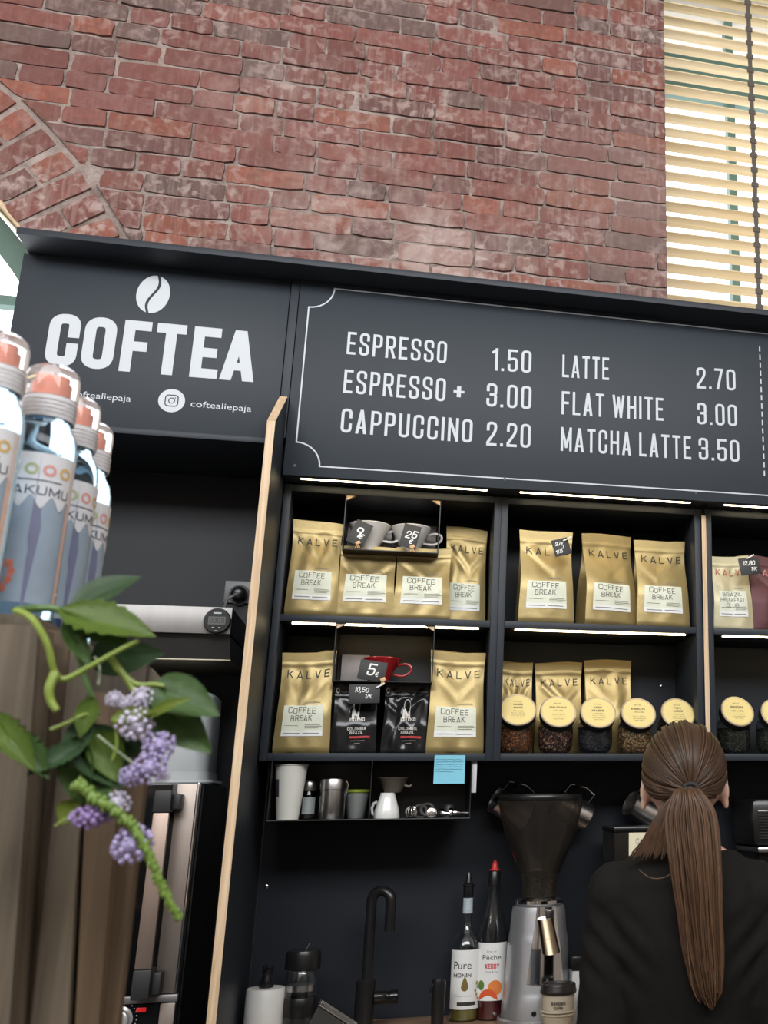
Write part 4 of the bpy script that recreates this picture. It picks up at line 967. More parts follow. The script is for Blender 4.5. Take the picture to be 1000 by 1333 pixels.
MB().lathe([(0.034, 0.0705), (0.036, 0.0725), (0.036, 0.078), (0.033, 0.080), (0.005, 0.080)], 32).obj('lid', mat('lime_plastic', (0.25, 0.32, 0.03), 0.4, var=0.05), t)
p = at(503, 1067, 0.05)
PURE = mat('bright_porcelain', (0.74, 0.74, 0.72), 0.2, var=0.02, coat=0.4)
t = thing('milk_jug', 'small white porcelain jug carrying a brown filter cone in the hanging tray', 'jug', (p.x, 0.05, TZ)); t.scale = (0.9, 0.9, 0.95)
MB().lathe([(0.035, 0), (0.0365, 0.003), (0.034, 0.022), (0.026, 0.046), (0.0205, 0.064), (0.021, 0.067), (0.019, 0.067), (0.018, 0.060)], 40).obj('body', PURE, t)
MB().tube([(-0.028, 0.012, 0.044), (-0.037, 0.013, 0.040), (-0.042, 0.013, 0.028), (-0.040, 0.012, 0.014), (-0.033, 0.010, 0.008)], 0.0042, 10).obj('handle', PURE, t)
t2 = thing('filter_cone', 'brown grey filter cone resting on the small white jug', 'filter', (p.x + 0.012, 0.056, TZ + 0.0645))
MB().lathe([(0.020, 0.0), (0.022, 0.003), (0.036, 0.034), (0.039, 0.036), (0.037, 0.037), (0.034, 0.034), (0.018, 0.002)], 36).obj('cone', mat('brown_glaze', (0.10, 0.085, 0.065), 0.4, var=0.1), t2)
MB().tube([(0.028, -0.004, 0.018), (0.040, -0.006, 0.014), (0.046, -0.006, 0.018)], 0.003, 8).obj('handle', mat('brown_glaze', (0.10, 0.085, 0.065), 0.4), t2)
def small(name, label, px, Y, build, m, cat, group='loose metal fittings in the hanging tray'):
    p = at(px, 1066, Y); mb = MB(); build(mb); o = mb.obj(name, m); o.location = (p.x, Y, TZ); tag(o, label, cat, group)
def whisk(mb):
    for k in range(6):
        a = PI * k / 6; mb.tube([(0.014 * math.cos(a) * math.cos(q), 0.014 * math.sin(a) * math.cos(q), 0.0158 + 0.014 * math.sin(q)) for q in [2 * PI * i / 20 for i in range(20)]], 0.0013, 6, closed=True)
small('wire_ball', 'little wire whisk ball just right of the white jug', 535, 0.035, whisk, CHROME, 'whisk')
def ringpile(mb):
    for dx, dz, a in ((-0.006, 0.0165, 75), (0.012, 0.021, 60)):
        mb.tube([Tr(dx, 0.004, dz) @ Ro(a, 'X') @ Vector((0.0165 * math.cos(q), 0.0165 * math.sin(q), 0)) for q in [2 * PI * i / 24 for i in range(24)]], 0.0042, 8, closed=True)
small('gasket', 'two dark rubber rings leaning together behind the silver disc', 550, 0.075, ringpile, mat('dark_rubber', (0.05, 0.046, 0.04), 0.5, var=0.1), 'ring')
small('silver_disc', 'round silver cap standing on edge among the nozzles', 561.5, 0.03, lambda mb: mb.lathe([(0.0122, -0.004), (0.0132, -0.003), (0.0132, 0.003), (0.011, 0.0045), (0.002, 0.0045)], 28, Tr(0, 0, 0.0134) @ Ro(82, 'X')), CHROME, 'cap')
noz = [(0.011, 0), (0.0118, 0.002), (0.0118, 0.007), (0.008, 0.009), (0.0062, 0.016), (0.004, 0.026), (0.0022, 0.030)]
small('cream_nozzle', 'short silver nozzle lying beside the round silver cap', 577, 0.03, lambda mb: mb.lathe(noz, 24, Tr(-0.008, 0, 0.0124) @ Ro(60, 'Z') @ Ro(93, 'X') @ Ro(0, 'Z') @ Matrix.Scale(0.95, 4)), CHROME, 'nozzle')
small('cream_nozzle', 'long silver nozzle lying at the right end of the hanging tray', 590, 0.035, lambda mb: mb.lathe([(0.011, 0), (0.0122, 0.002), (0.0122, 0.008), (0.009, 0.011), (0.0078, 0.026), (0.0055, 0.030), (0.0045, 0.048), (0.002, 0.050)], 24, Tr(-0.012, 0, 0.0128) @ Ro(92, 'Y')), CHROME, 'nozzle')
small('dark_cap', 'dark grey cap standing behind the silver nozzles', 584, 0.11, lambda mb: mb.lathe([(0.014, 0), (0.015, 0.002), (0.0135, 0.030), (0.011, 0.034), (0.002, 0.035)], 24), mat('grey_plastic', (0.05, 0.055, 0.06), 0.35, var=0.1), 'cap')
# blue note, white switch strip
a, b = at(566, 983, -0.001), at(604.5, 1020, -0.001)
NOTE = mat('blue_note', (0.20, 0.52, 0.66), 0.7, var=0.04)
t = thing('sticky_note', 'light blue sticky note hanging from the edge of the lowest shelf', 'note', ((a.x + b.x) / 2, -0.0012, b.z))
W_, H_ = b.x - a.x, a.z - b.z
MB().grid(lambda u, v: Vector(((u - .5) * W_, -0.0006 - 0.004 * (1 - v) ** 2 * (1 if v < 0.6 else 0.4), v * H_)), 8, 10).obj('sheet', NOTE, t, recalc=False)
g = []; r = random.Random(2)
for i in range(6):
    x = 0.06
    while x < 0.9 - (0.3 if i == 5 else 0):
        l = r.uniform(0.03, 0.09); g.append((line2([(x, 0.85 - i * 0.085 + r.uniform(-.01, .01)), (x + l, 0.85 - i * 0.085 + r.uniform(-.015, .015))], 0.012), 0, 0, 1, 1)); x += l + 0.025
put('handwriting', merge(*g), lambda x, y: Vector(((x - .5) * W_, -0.0015 - 0.004 * (1 - y) ** 2 - 0.0004, y * H_)), mat('blue_ink', (0.03, 0.16, 0.25), 0.6, var=0.05), t)
a, b = at(614, 997, 0.02), at(620.5, 1032, 0.02)
o = MB().box((-0.0065, -0.004, 0), (0.0065, 0.004, ZL0 - b.z - 0.0005), bev=0.002).obj('switch_strip', mat('white_plastic', (0.62, 0.62, 0.62), 0.4, var=0.03)); o.location = ((a.x + b.x) / 2, 0.02, b.z)
tag(o, 'narrow white plastic strip hanging under the shelf right of the tray', 'switch')
# ================================================================ MILK PITCHERS ON WALL PEGS
def pitcher(px, py, Y, turn, label, S=1.0):
    """turn: lean of the pitcher's axis in the wall plane, degrees; it hangs by its handle from a peg"""
    c = at(px, py, Y); t = thing('milk_pitcher', label, 'pitcher', c, 0, 'steel milk pitchers hung on the wall')
    R = Ro(turn, 'Y') @ Ro(14, 'X') @ Matrix.Scale(S, 4)
    MB().lathe([(0.005, -0.050), (0.040, -0.050), (0.043, -0.046), (0.0425, -0.030), (0.037, 0.010), (0.0345, 0.040), (0.036, 0.050), (0.0345, 0.0505), (0.033, 0.040), (0.0355, 0.010), (0.041, -0.030), (0.040, -0.046), (0.005, -0.047)], 44, R).obj('pot', STEEL, t)
    up = Ro(0, 'Y'); h = [Vector(q) for q in ((-0.040, -0.006, 0.040), (-0.034, -0.012, 0.062), (0.004, -0.014, 0.090), (0.048, -0.012, 0.056), (0.052, -0.008, 0.030))]
    # wire handle rising above the pot
    q = [R @ Vector(v) for v in ((0.040, 0, -0.034), (0.068, 0, -0.040), (0.074, 0, -0.010), (0.062, 0, 0.038), (0.036, 0, 0.044))]
    MB().tube(q, 0.0026, 8).obj('handle', CHROME, t)
    e = (q[2] + q[3]) * 0.5 + Vector((0, 0, -0.0045))
    pg = MB().tube([e + Vector((0, -0.012, 0)), e + Vector((0, 0.257 - Y, 0))], 0.0040, 10).ball(e + Vector((0, -0.012, 0)), 0.0055).obj('wall_peg', BLACK)
    pg.location = c; tag(pg, 'black peg holding the ' + label, 'peg', 'pegs for the milk pitchers')
pitcher(664, 1052, 0.185, -62, 'steel pitcher behind the left rim of the hopper')
pitcher(744, 1055, 0.185, -62, 'steel pitcher behind the right rim of the hopper')
pitcher(838, 1056, 0.185, -62, 'steel pitcher left of the head of the barista')
# ================================================================ ON THE WORKTOP
Z0 = ZW + 0.0006
# grinder
gx, gy, GS = at(701, 1200, 0.10).x, 0.10, 1.0
gz = lambda y: at(701, y, gy).z
t = thing('coffee_grinder', 'silver coffee grinder with a big smoky funnel hopper, beside the syrup bottles', 'grinder', (gx, gy, Z0))
h = lambda y: gz(y) - Z0
MB().lathe([(GS * 0.100, 0.0), (GS * 0.100, 0.012), (GS * 0.096, 0.016), (GS * 0.0915, h(1330)), (GS * 0.0895, h(1302)), (GS * 0.0850, h(1290)), (GS * 0.0830, h(1285)), (GS * 0.0785, h(1225)), (GS * 0.0760, h(1217)), (GS * 0.0735, h(1210)), (GS * 0.0700, h(1186)), (GS * 0.0675, h(1179)), (GS * 0.055, h(1177))], 56).obj('housing', SILVER, t)
MB().lathe([(GS * 0.060, h(1176.6)), (GS * 0.063, h(1175)), (GS * 0.063, h(1171)), (GS * 0.056, h(1168)), (GS * 0.050, h(1167.6))], 48).obj('collar', CHROME, t)
hp = [(0.0460, h(1167)), (0.0455, h(1164)), (0.0465, h(1150)), (0.0520, h(1138)), (0.0600, h(1128)), (0.0700, h(1116)), (0.0800, h(1104)), (0.0900, h(1092)), (0.0980, h(1079)), (0.1060, h(1064)), (0.1120, h(1050)), (0.1150, h(1043))]
MB().lathe(hp + [(r - 0.0022, z) for r, z in reversed(hp)], 60, cap0=False, cap1=False).obj('hopper', SMOKE, t)
beans = MB().lathe([(0.040, h(1166)), (0.0420, h(1163)), (0.0430, h(1150)), (0.0480, h(1138)), (0.0480, h(1137)), (0.02, h(1135)), (0.002, h(1134))], 40).obj('bean_fill', cells('coffee_beans', [(0, (0.035, 0.02, 0.012)), (.4, (0.055, 0.03, 0.018)), (.8, (0.02, 0.012, 0.008))], 120, 0.4), t)
MB().lathe([(GS * 0.1085, h(1043)), (GS * 0.1105, h(1041)), (GS * 0.1105, h(1037)), (GS * 0.107, h(1034.5)), (GS * 0.060, h(1033.5)), (GS * 0.002, h(1033))], 60).obj('hopper_lid', BLACKP, t)
# polished front plate with the spout tube
def housing_r(z):
    P = [(GS * 0.0915, h(1330)), (GS * 0.0895, h(1302)), (GS * 0.0830, h(1285)), (GS * 0.0785, h(1225)), (GS * 0.0735, h(1210)), (GS * 0.0675, h(1179))]
    for (r0, z0), (r1, z1) in zip(P, P[1:]):
        if z0 <= z <= z1: return lerp(r0, r1, (z - z0) / (z1 - z0))
    return P[0][0] if z < P[0][1] else P[-1][0]
zb_, zt_ = h(1274), h(1178)
plate = lambda u, v: (lambda a, z, r: Vector((r * math.sin(a) + 0.010, -r * math.cos(a) - 0.009, z)))(lerp(-1, 1, u) * lerp(0.60, 0.36, v), lerp(zb_, zt_, v), housing_r(lerp(zb_, zt_, v)))
MB().grid(plate, 16, 16).obj('front_plate', CHROME, t, recalc=False)
zs_ = h(1232); SPOUT = mat('warm_polished_steel', (0.24, 0.19, 0.13), 0.28, 1.0, var=0.05)
ax = Vector((-0.0125, 0.035, 0.078))
MB().rings([[Vector((0.016, -0.133, zs_)) + ax * k + Vector((r * math.cos(2 * PI * j / 28), r * math.sin(2 * PI * j / 28) * 0.9, 0.12 * r * math.sin(2 * PI * j / 28) + 0.1 * r * math.cos(2 * PI * j / 28))) for j in range(28)] for k, r in ((0.55, 0.0185), (0, 0.0200), (0, 0.0222), (0.55, 0.0205), (1.0, 0.0195))], True, False, True).obj('spout', SPOUT, t)
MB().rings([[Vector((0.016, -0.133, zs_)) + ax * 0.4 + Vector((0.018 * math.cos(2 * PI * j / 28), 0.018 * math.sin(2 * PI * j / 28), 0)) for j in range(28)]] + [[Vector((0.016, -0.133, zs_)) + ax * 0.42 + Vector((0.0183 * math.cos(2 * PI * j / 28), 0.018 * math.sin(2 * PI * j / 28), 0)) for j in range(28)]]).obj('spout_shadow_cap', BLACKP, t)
MB().box((0.006, -0.106, zs_ + 0.03), (0.026, -0.060, h(1180)), bev=0.003).obj('spout_bracket', mat('dark_steel', (0.10, 0.095, 0.09), 0.25, 0.9), t)
zz = h(1311); MB().lathe([(0.0062, 0), (0.0062, 0.004), (0.004, 0.006), (0.001, 0.006)], 20, Tr(-0.018, -math.sqrt(housing_r(zz) ** 2 - 0.018 ** 2) + 0.002, zz) @ Ro(90, 'X')).obj('push_button', BLACKP, t)
# syrup bottles
def lathe_glass(mb, prof, th=0.0018, n=40):
    mb.lathe(prof + [(max(r - th, 0.0005), z + (th if i == 0 else 0)) for i, (r, z) in reversed(list(enumerate(prof)))], n, cap0=True, cap1=False)
LABW = mat('bottle_label', (0.74, 0.74, 0.72), 0.5, var=0.02)
by = 0.175; k = sc(by) * 0.985
p = at(603.5, 1325, by); H = lambda y: (1326 - y) * k
t = thing('syrup_bottle', 'clear syrup bottle with a white label and a black pourer, left of the red-tipped one', 'bottle', (p.x, by, Z0), 0, 'syrup bottles')
pr = [(0.036, 0), (0.0388, 0.003), (0.0388, H(1247)), (0.0370, H(1240)), (0.026, H(1232)), (0.0135, H(1224)), (0.0115, H(1214)), (0.0118, H(1190)), (0.0135, H(1188))]
mb = MB(); lathe_glass(mb, pr); mb.obj('glass', GLASS, t)
MB().lathe([(0.032, 0.003), (0.0340, 0.005), (0.0340, H(1300)), (0.002, H(1299.5))], 36).obj('syrup', mat('olive_syrup', (0.20, 0.16, 0.03), 0.2, var=0.05), t)
MB().lathe([(0.0125, H(1187.5)), (0.0135, H(1186)), (0.0135, H(1177)), (0.0155, H(1176)), (0.0155, H(1174)), (0.010, H(1172)), (0.0060, H(1163)), (0.0035, H(1160))], 28).obj('pourer', BLACKP, t)
f = cyl_fn(0, 0, 0, 0.0388, 1, 0.0388); wrap_patch(f, -1.25, 1.25, H(1312), H(1247)).obj('label', LABW, t, recalc=False)
f1 = cyl_fn(0, 0, 0, 0.0388, 1, 0.0388, 0.0011)
wrap_text('lettering', font('Pure'), f1, -0.28, H(1268), 0.0185, 0.044, 0.0365, INK, t)
wrap_text('lettering', strokes('MONIN', 0.78, 0.17, 0.14, rr=0.28), f1, -0.28, H(1277), 0.0100, 0.044, 0.0365, INK, t)
wrap_text('lettering', font('Sirops Premium'), f1, -0.15, H(1298), 0.0030, 0.040, 0.0365, GREYINK, t)
drop = ([Vector((0.011 * math.sin(a) * math.sin(a / 2) ** 1.0, 0.014 + 0.017 * math.cos(a) * (1.25 if math.cos(a) > 0 else 0.85))) for a in [2 * PI * i / 36 for i in range(36)]], None, 1); drop = fill2(drop[0], 4)
put('syrup_drop', drop, lambda x, y: f1(-0.08 - x / 0.0365, H(1292) + y), mat('olive_drop', (0.17, 0.12, 0.03), 0.5, var=0.1), t)
put('dark_band', rect2(-0.55, H(1308), 0.70, H(1304)), lambda x, y: f1(x, y), INK, t)
g = [(disc2(0.80 + 0.13 * math.sin(i * 2.1), H(1284 + 4.2 * i), 0.09, 14, 0.0045), 0, 0, 1, 1) for i in range(5)]
put('flower_print', merge(*g), lambda x, y: f1(x, y), mat('ochre_print', (0.38, 0.26, 0.06), 0.5, var=0.5, nscale=200), t)
f2 = cyl_fn(0, 0, 0, 0.0122, 1, 0.0122, 0.0009); wrap_patch(f2, -2.6, 2.6, H(1207), H(1189.5), 24).obj('neck_label', mat('neck_label', (0.38, 0.45, 0.48), 0.5, var=0.5, nscale=160), t, recalc=False)
p = at(638, 1325, by)
t = thing('syrup_bottle', 'clear syrup bottle with a fruit label, red pointed tip and red syrup', 'bottle', (p.x, by, Z0), 0, 'syrup bottles')
pr = [(0.038, 0), (0.0408, 0.003), (0.0408, H(1240)), (0.0397, H(1232)), (0.031, H(1217)), (0.0205, H(1200)), (0.0145, H(1186)), (0.0135, H(1179)), (0.0150, H(1177.5))]
mb = MB(); lathe_glass(mb, pr); mb.obj('glass', GLASS, t)
MB().lathe([(0.034, 0.003), (0.0360, 0.005), (0.0360, H(1295)), (0.002, H(1294.5))], 36).obj('syrup', mat('red_syrup', (0.10, 0.006, 0.006), 0.15, var=0.05), t)
MB().lathe([(0.0150, H(1177)), (0.0160, H(1176.5)), (0.0160, H(1160)), (0.0145, H(1159)), (0.004, H(1158.5))], 28).obj('cap', BLACKP, t)
MB().lathe([(0.0150, H(1158.4)), (0.0150, H(1157.4)), (0.0098, H(1157)), (0.0085, H(1152.5)), (0.0040, H(1147.5)), (0.0015, H(1146.5))], 24).obj('pointed_tip', mat('red_plastic', (0.58, 0.04, 0.035), 0.35, var=0.05), t)
f = cyl_fn(0, 0, 0, 0.0408, 1, 0.0408); wrap_patch(f, -1.2, 1.05, H(1304), H(1240)).obj('label', LABW, t, recalc=False)
f1 = cyl_fn(0, 0, 0, 0.0408, 1, 0.0408, 0.0011)
wrap_text('lettering', font('Sirop de'), f1, -0.12, H(1250.5), 0.0042, 0.024, 0.0385, GREYINK, t)
wrap_text('lettering', font('Pêche'), f1, -0.10, H(1259), 0.0120, 0.046, 0.0385, INK, t)
wrap_text('lettering', strokes('KEDDY', 0.58, 0.19, 0.10, rr=0.2), f1, -0.06, H(1269), 0.0125, 0.034, 0.0385, mat('label_red', (0.55, 0.03, 0.03), 0.5, var=0.04), t)
wrap_text('lettering', font('Fruit & Fun'), f1, -0.06, H(1273), 0.0035, 0.030, 0.0385, INK, t)
put('peach_print', disc2(0.16, H(1290), 0.46, 32, 0.0185), lambda x, y: f1(max(-1.2, min(1.05, x)), y), mat('peach_orange', (0.72, 0.22, 0.05), 0.5, var=0.35, nscale=40), t)
f3 = cyl_fn(0, 0, 0, 0.0408, 1, 0.0408, 0.0014)
put('peach_slice', fill2([Vector((-0.28 + 0.62 * math.cos(a), H(1303.5) + 0.027 * math.sin(a))) for a in [PI * i / 20 for i in range(21)]], 6), lambda x, y: f3(x, y), mat('peach_red', (0.68, 0.10, 0.03), 0.5, var=0.3, nscale=40), t)
put('leaf_print', disc2(-0.75, H(1287), 0.22, 20, 0.012), lambda x, y: f3(x, y), mat('leaf_print', (0.10, 0.20, 0.04), 0.5, var=0.3), t)
# paper cups with a dark lid
CUPB = mat('cream_paper_cup', (0.55, 0.48, 0.36), 0.55, var=0.03)
cy_ = -0.06; p = at(727, 1290, cy_); zl = p.z
def cupw(zb, zt, rb, rt): return MB().lathe([(rb - 0.002, zb), (rb, zb + 0.001), (rt, zt - 0.004), (rt + 0.0022, zt - 0.003), (rt + 0.0024, zt), (rt - 0.0005, zt + 0.0006), (rt - 0.002, zt - 0.004), (rb - 0.002, zb + 0.006)], 44)
zr2 = at(727, 1318, cy_).z
t2 = thing('paper_cup', 'lower cream paper cup of the stack, standing in front of the grinder', 'cup', (p.x, cy_, Z0), 0, 'stacked cream paper cups')
cupw(0, zr2 - Z0, 0.029, 0.0400).obj('cup_wall', CUPB, t2)
t = thing('paper_cup', 'upper cream paper cup with a black lid, set into the lower cup', 'cup', (p.x, cy_, zr2 + 0.0008), 0, 'stacked cream paper cups')
cupw(-0.020, zl - zr2, 0.0360, 0.0400).obj('cup_wall', CUPB, t)
MB().lathe([(0.0435, 0), (0.0445, 0.003), (0.0445, 0.007), (0.0430, 0.010), (0.0425, 0.018), (0.0410, 0.0215), (0.0395, 0.0215), (0.037, 0.017), (0.002, 0.016)], 44, Tr(0, 0, zl - zr2 - 0.0045)).obj('lid', mat('dark_lid', (0.022, 0.018, 0.017), 0.35, var=0.1), t)
MB().lathe([(0.0404, zr2 - zr2 + 0.003), (0.0428, 0.0035), (0.0428, 0.0065), (0.0402, 0.007)], 44, cap0=False, cap1=False).obj('cup_rim', CUPB, t)
fc = cyl_fn(0, 0, 0, 0.0383, 0.05, 0.0402, 0.0009)
wrap_text('lettering', strokes('BANGIRA', 0.62, 0.16, 0.10, jit=0.06), fc, -0.12, 0.0215, 0.0070, 0.034, 0.039, INK, t)
wrap_text('lettering', strokes('KUPIN', 0.62, 0.16, 0.10, jit=0.06), fc, -0.14, 0.0120, 0.0065, 0.022, 0.039, INK, t)
p = at(752, 1333, 0.06)
t = thing('milk_carton', 'white carton with a dark top behind the stacked paper cups', 'carton', (p.x, 0.06, Z0))
zt = at(752, 1262, 0.06).z - Z0
MB().box((-0.020, -0.03, 0), (0.020, 0.03, zt), bev=0.002).obj('carton_body', mat('white_carton', (0.55, 0.55, 0.54), 0.5, var=0.04), t)
MB().box((-0.021, -0.031, zt + 0.0004), (0.021, 0.031, zt + 0.035), bev=0.004).obj('dark_top', BLACKP, t)
p = at(814, 1300, 0.0); o = MB().lathe([(0.030, 0), (0.032, 0.002), (0.043, at(814, 1262, 0).z - Z0), (0.041, at(814, 1262, 0).z - Z0), (0.03, 0.004)], 36).obj('paper_cup', PAPER); o.location = (p.x, 0.0, Z0)
tag(o, 'white cup seen through the gap beside the arm of the barista', 'cup')
# second grinder behind the barista, its paper label; black machine at the right edge
hy = 0.09; hx0 = at(792, 1090, hy).x; hx1 = at(878, 1090, hy).x; hz = at(800, 1083, hy).z
t = thing('coffee_grinder', 'second grinder with a square smoky hopper and paper label, behind the barista', 'grinder', ((hx0 + hx1) / 2, hy, Z0))
hw = (hx1 - hx0) / 2
MB().rings([[(sx * w_, sy * w_ * 0.9, z) for sx, sy in ((-1, -1), (1, -1), (1, 1), (-1, 1))] for w_, z in ((hw * 0.55, hz - Z0 - 0.20), (hw * 0.98, hz - Z0 - 0.10), (hw, hz - Z0), (hw - 0.002, hz - Z0), (hw * 0.98 - 0.002, hz - Z0 - 0.10), (hw * 0.55 - 0.002, hz - Z0 - 0.19))], True, False, False).obj('hopper', SMOKE, t, angle=20)
MB().box((-hw - 0.002, -hw * 0.9 - 0.002, hz - Z0 + 0.0004), (hw + 0.002, hw * 0.9 + 0.002, hz - Z0 + 0.016), bev=0.005).obj('hopper_lid', BLACKP, t)
MB().box((-hw * 0.8, -hw * 0.75, 0), (hw * 0.8, hw * 0.75, hz - Z0 - 0.201), bev=0.012).obj('housing', BLACKP, t)
pa = at(819, 1084, hy - hw * 0.9 - 0.002); zz = pa.z - Z0
MB().grid(lambda u, v: Vector((lerp(pa.x - (hx0 + hx1) / 2, hw * 0.92, u), -hw * 0.9 * (1 - 0.02 * (1 - v)) - 0.0012, zz - (1 - v) * 0.085)), 6, 6).obj('paper_label', mat('cream_label', (0.74, 0.68, 0.48), 0.6, var=0.04), t, recalc=False)
sp = strokes('CAMPO', 0.75, 0.07, 0.2, rr=.3); put('lettering', sp, lambda x, y: Vector((pa.x - (hx0 + hx1) / 2 + 0.018 + x * 0.011, -hw * 0.9 - 0.0030, zz - 0.028 + y * 0.013)), INK, t)
mx0, mx1 = at(975, 1060, 0.02).x, at(1065, 1060, 0.02).x; mz = at(985, 1040, 0.02).z
t = thing('black_machine', 'rounded black machine top at the right edge, beyond the shoulder of the barista', 'machine', ((mx0 + mx1) / 2, 0.04, Z0))
mh = mz - Z0; mwid = (mx1 - mx0) / 2
MB().box((-mwid, -0.05, mh - 0.125), (mwid, 0.16, mh), bev=0.018).obj('upper_housing', BLACKP, t)
mb = MB()
for i in range(9): mb.box((-mwid + 0.018, -0.053, mh - 0.045 - i * 0.0075), (mwid - 0.018, -0.0495, mh - 0.0418 - i * 0.0075))
mb.obj('grille', mat('grille_black', (0.03, 0.03, 0.03), 0.25, var=0.1), t)
MB().box((-mwid + 0.016, -0.0535, mh - 0.036), (mwid - 0.02, -0.0495, mh - 0.030), bev=0.001).obj('chrome_trim', mat('dim_steel', (0.3, 0.3, 0.3), 0.3, 0.9), t)
MB().box((-mwid + 0.03, -0.0, 0), (mwid - 0.03, 0.16, mh - 0.126), bev=0.01).obj('lower_housing', BLACKP, t)
MB().box((-mwid + 0.012, -0.055, mh - 0.140), (mwid, 0.15, mh - 0.1262), bev=0.004).obj('steel_plate', STEEL, t)
# tap
ty = 0.12; p = at(473, 1330, ty); q = at(476, 1250, ty); top = at(486, 1153, ty)
t = thing('kitchen_tap', 'tall black tap with a swan neck standing before the dark wall', 'tap', (p.x, ty, Z0))
hh = top.z - Z0; R_ = 0.024
mb = MB(); zc = hh - R_ - 0.0125
path = [(0.002, 0, at(474, 1275, ty).z - Z0 - 0.004)] + [(0.002, 0, lerp(at(474, 1275, ty).z - Z0, zc, i / 8)) for i in range(1, 9)]
path += [(0.002 + R_ - R_ * math.cos(a), -0.012 * (1 - math.cos(a)), zc + R_ * math.sin(a)) for a in [PI * i / 14 for i in range(1, 15)]]
path += [(0.002 + 2 * R_, -0.024, zc - 0.03), (0.002 + 2 * R_, -0.024, at(497, 1211, ty).z - Z0)]
mb.tube(path, 0.0128, 20).obj('neck', BLACKP, t)
MB().lathe([(0.028, 0), (0.028, 0.006), (0.0235, 0.009), (0.0235, at(474, 1277, ty).z - Z0), (0.020, at(474, 1275, ty).z - Z0), (0.013, at(474, 1274.6, ty).z - Z0)], 32).obj('body', BLACKP, t)
zl_ = at(500, 1298, ty).z - Z0
MB().lathe([(0.0165, 0), (0.0165, 0.028), (0.0150, 0.030), (0.0150, 0.034), (0.0165, 0.036), (0.0165, 0.056), (0.013, 0.058), (0.001, 0.058)], 28, Tr(0.0225, 0, zl_) @ Ro(90, 'Y')).obj('lever', mat('gloss_black', (0.008, 0.008, 0.008), 0.1, var=0.1), t)
# small black spray tap
p = at(569, 1333, 0.08); t = thing('spray_tap', 'short black rinsing spray standing between the tap and the syrup bottles', 'tap', (p.x, 0.08, Z0))
hh = at(571, 1273, 0.08).z - Z0
MB().lathe([(0.020, 0), (0.020, 0.006), (0.0150, 0.010), (0.0165, hh * 0.55), (0.0175, hh - 0.012), (0.0150, hh - 0.002), (0.004, hh)], 28).obj('body', BLACKP, t)
MB().tube([(-0.010, -0.006, hh - 0.010), (-0.017, -0.008, hh - 0.016), (-0.019, -0.008, hh - 0.032)], 0.0035, 8).obj('trigger', BLACKP, t)
# soap bottle, drinking bottle, steel pan
sy = 0.09; p = at(340, 1333, sy); t = thing('soap_dispenser', 'white cylinder bottle with a black pump in the corner by the partition', 'dispenser', (p.x + 0.004, sy, Z0))
zt = at(342, 1286, sy).z - Z0
MB().lathe([(0.042, 0), (0.0445, 0.003), (0.0445, zt - 0.003), (0.0425, zt), (0.016, zt + 0.0005)], 44).obj('bottle_wall', mat('white_ceramic', (0.62, 0.61, 0.58), 0.35, var=0.03), t)
MB().lathe([(0.0165, zt + 0.0007), (0.0165, zt + 0.012), (0.0125, zt + 0.015), (0.0095, zt + 0.030), (0.0125, zt + 0.034), (0.0125, zt + 0.046), (0.009, zt + 0.050), (0.002, zt + 0.050)], 26).obj('pump', BLACKP, t)
MB().tube([(0, -0.006, zt + 0.043), (-0.004, -0.022, zt + 0.050), (-0.006, -0.038, zt + 0.044)], [0.0055, 0.0045, 0.0035], 10).tube([(0.009, 0, zt + 0.032), (0.014, -0.004, zt + 0.048)], 0.003, 8).obj('pump_spout', BLACKP, t)
sy = 0.10; p = at(386, 1333, sy); t = thing('drinking_bottle', 'glass drinking bottle with black lid and black sleeve beside the soap dispenser', 'bottle', (p.x + 0.004, sy, Z0))
Hh = lambda y: at(388, y, sy).z - Z0
mb = MB(); lathe_glass(mb, [(0.036, 0), (0.038, 0.003), (0.038, Hh(1268)), (0.034, Hh(1263))], 0.002); mb.obj('glass', GLASS, t)
MB().lathe([(0.0388, Hh(1322)), (0.0400, Hh(1321)), (0.0400, Hh(1298)), (0.0388, Hh(1297))], 40, cap0=False, cap1=False).obj('sleeve', BLACKP, t)
MB().lathe([(0.030, Hh(1290)), (0.0345, Hh(1289)), (0.0345, Hh(1281)), (0.004, Hh(1280.6))], 36).obj('filter_disc', STEEL, t)
MB().lathe([(0.0400, Hh(1262)), (0.0420, Hh(1261)), (0.0420, Hh(1242)), (0.0385, Hh(1237)), (0.010, Hh(1236))], 40).obj('lid', BLACKP, t)
MB().tube([(0.004, -0.02, Hh(1248)), (0.004, -0.021, Hh(1236)), (0.010, -0.021, Hh(1231)), (0.014, -0.02, Hh(1227))], 0.0024, 8).obj('wire_loop', CHROME, t)
py_ = -0.12; p = at(424, 1330, py_)
t = thing('steel_pan', 'steel pan with a bright rim lying tilted at the bottom edge left of the tap', 'pan', (p.x, py_, Z0 + 0.036))
R = Ro(33, 'Y')
MB().rings([[R @ Vector((sx * a, sy_ * b_, z)) for sx, sy_ in ((-1, -1), (1, -1), (1, 1), (-1, 1))] for a, b_, z in ((0.040, 0.025, -0.03), (0.048, 0.034, 0.048), (0.046, 0.032, 0.048), (0.039, 0.024, -0.027))]).obj('pan_wall', mat('dull_steel', (0.30, 0.29, 0.27), 0.3, 0.9, var=0.1), t, angle=20)
MB().tube([R @ Vector(v) for v in ((-0.050, -0.036, 0.049), (0.050, -0.036, 0.049), (0.050, 0.036, 0.049), (-0.050, 0.036, 0.049))], 0.0032, 8, closed=True).obj('rim', CHROME, t)
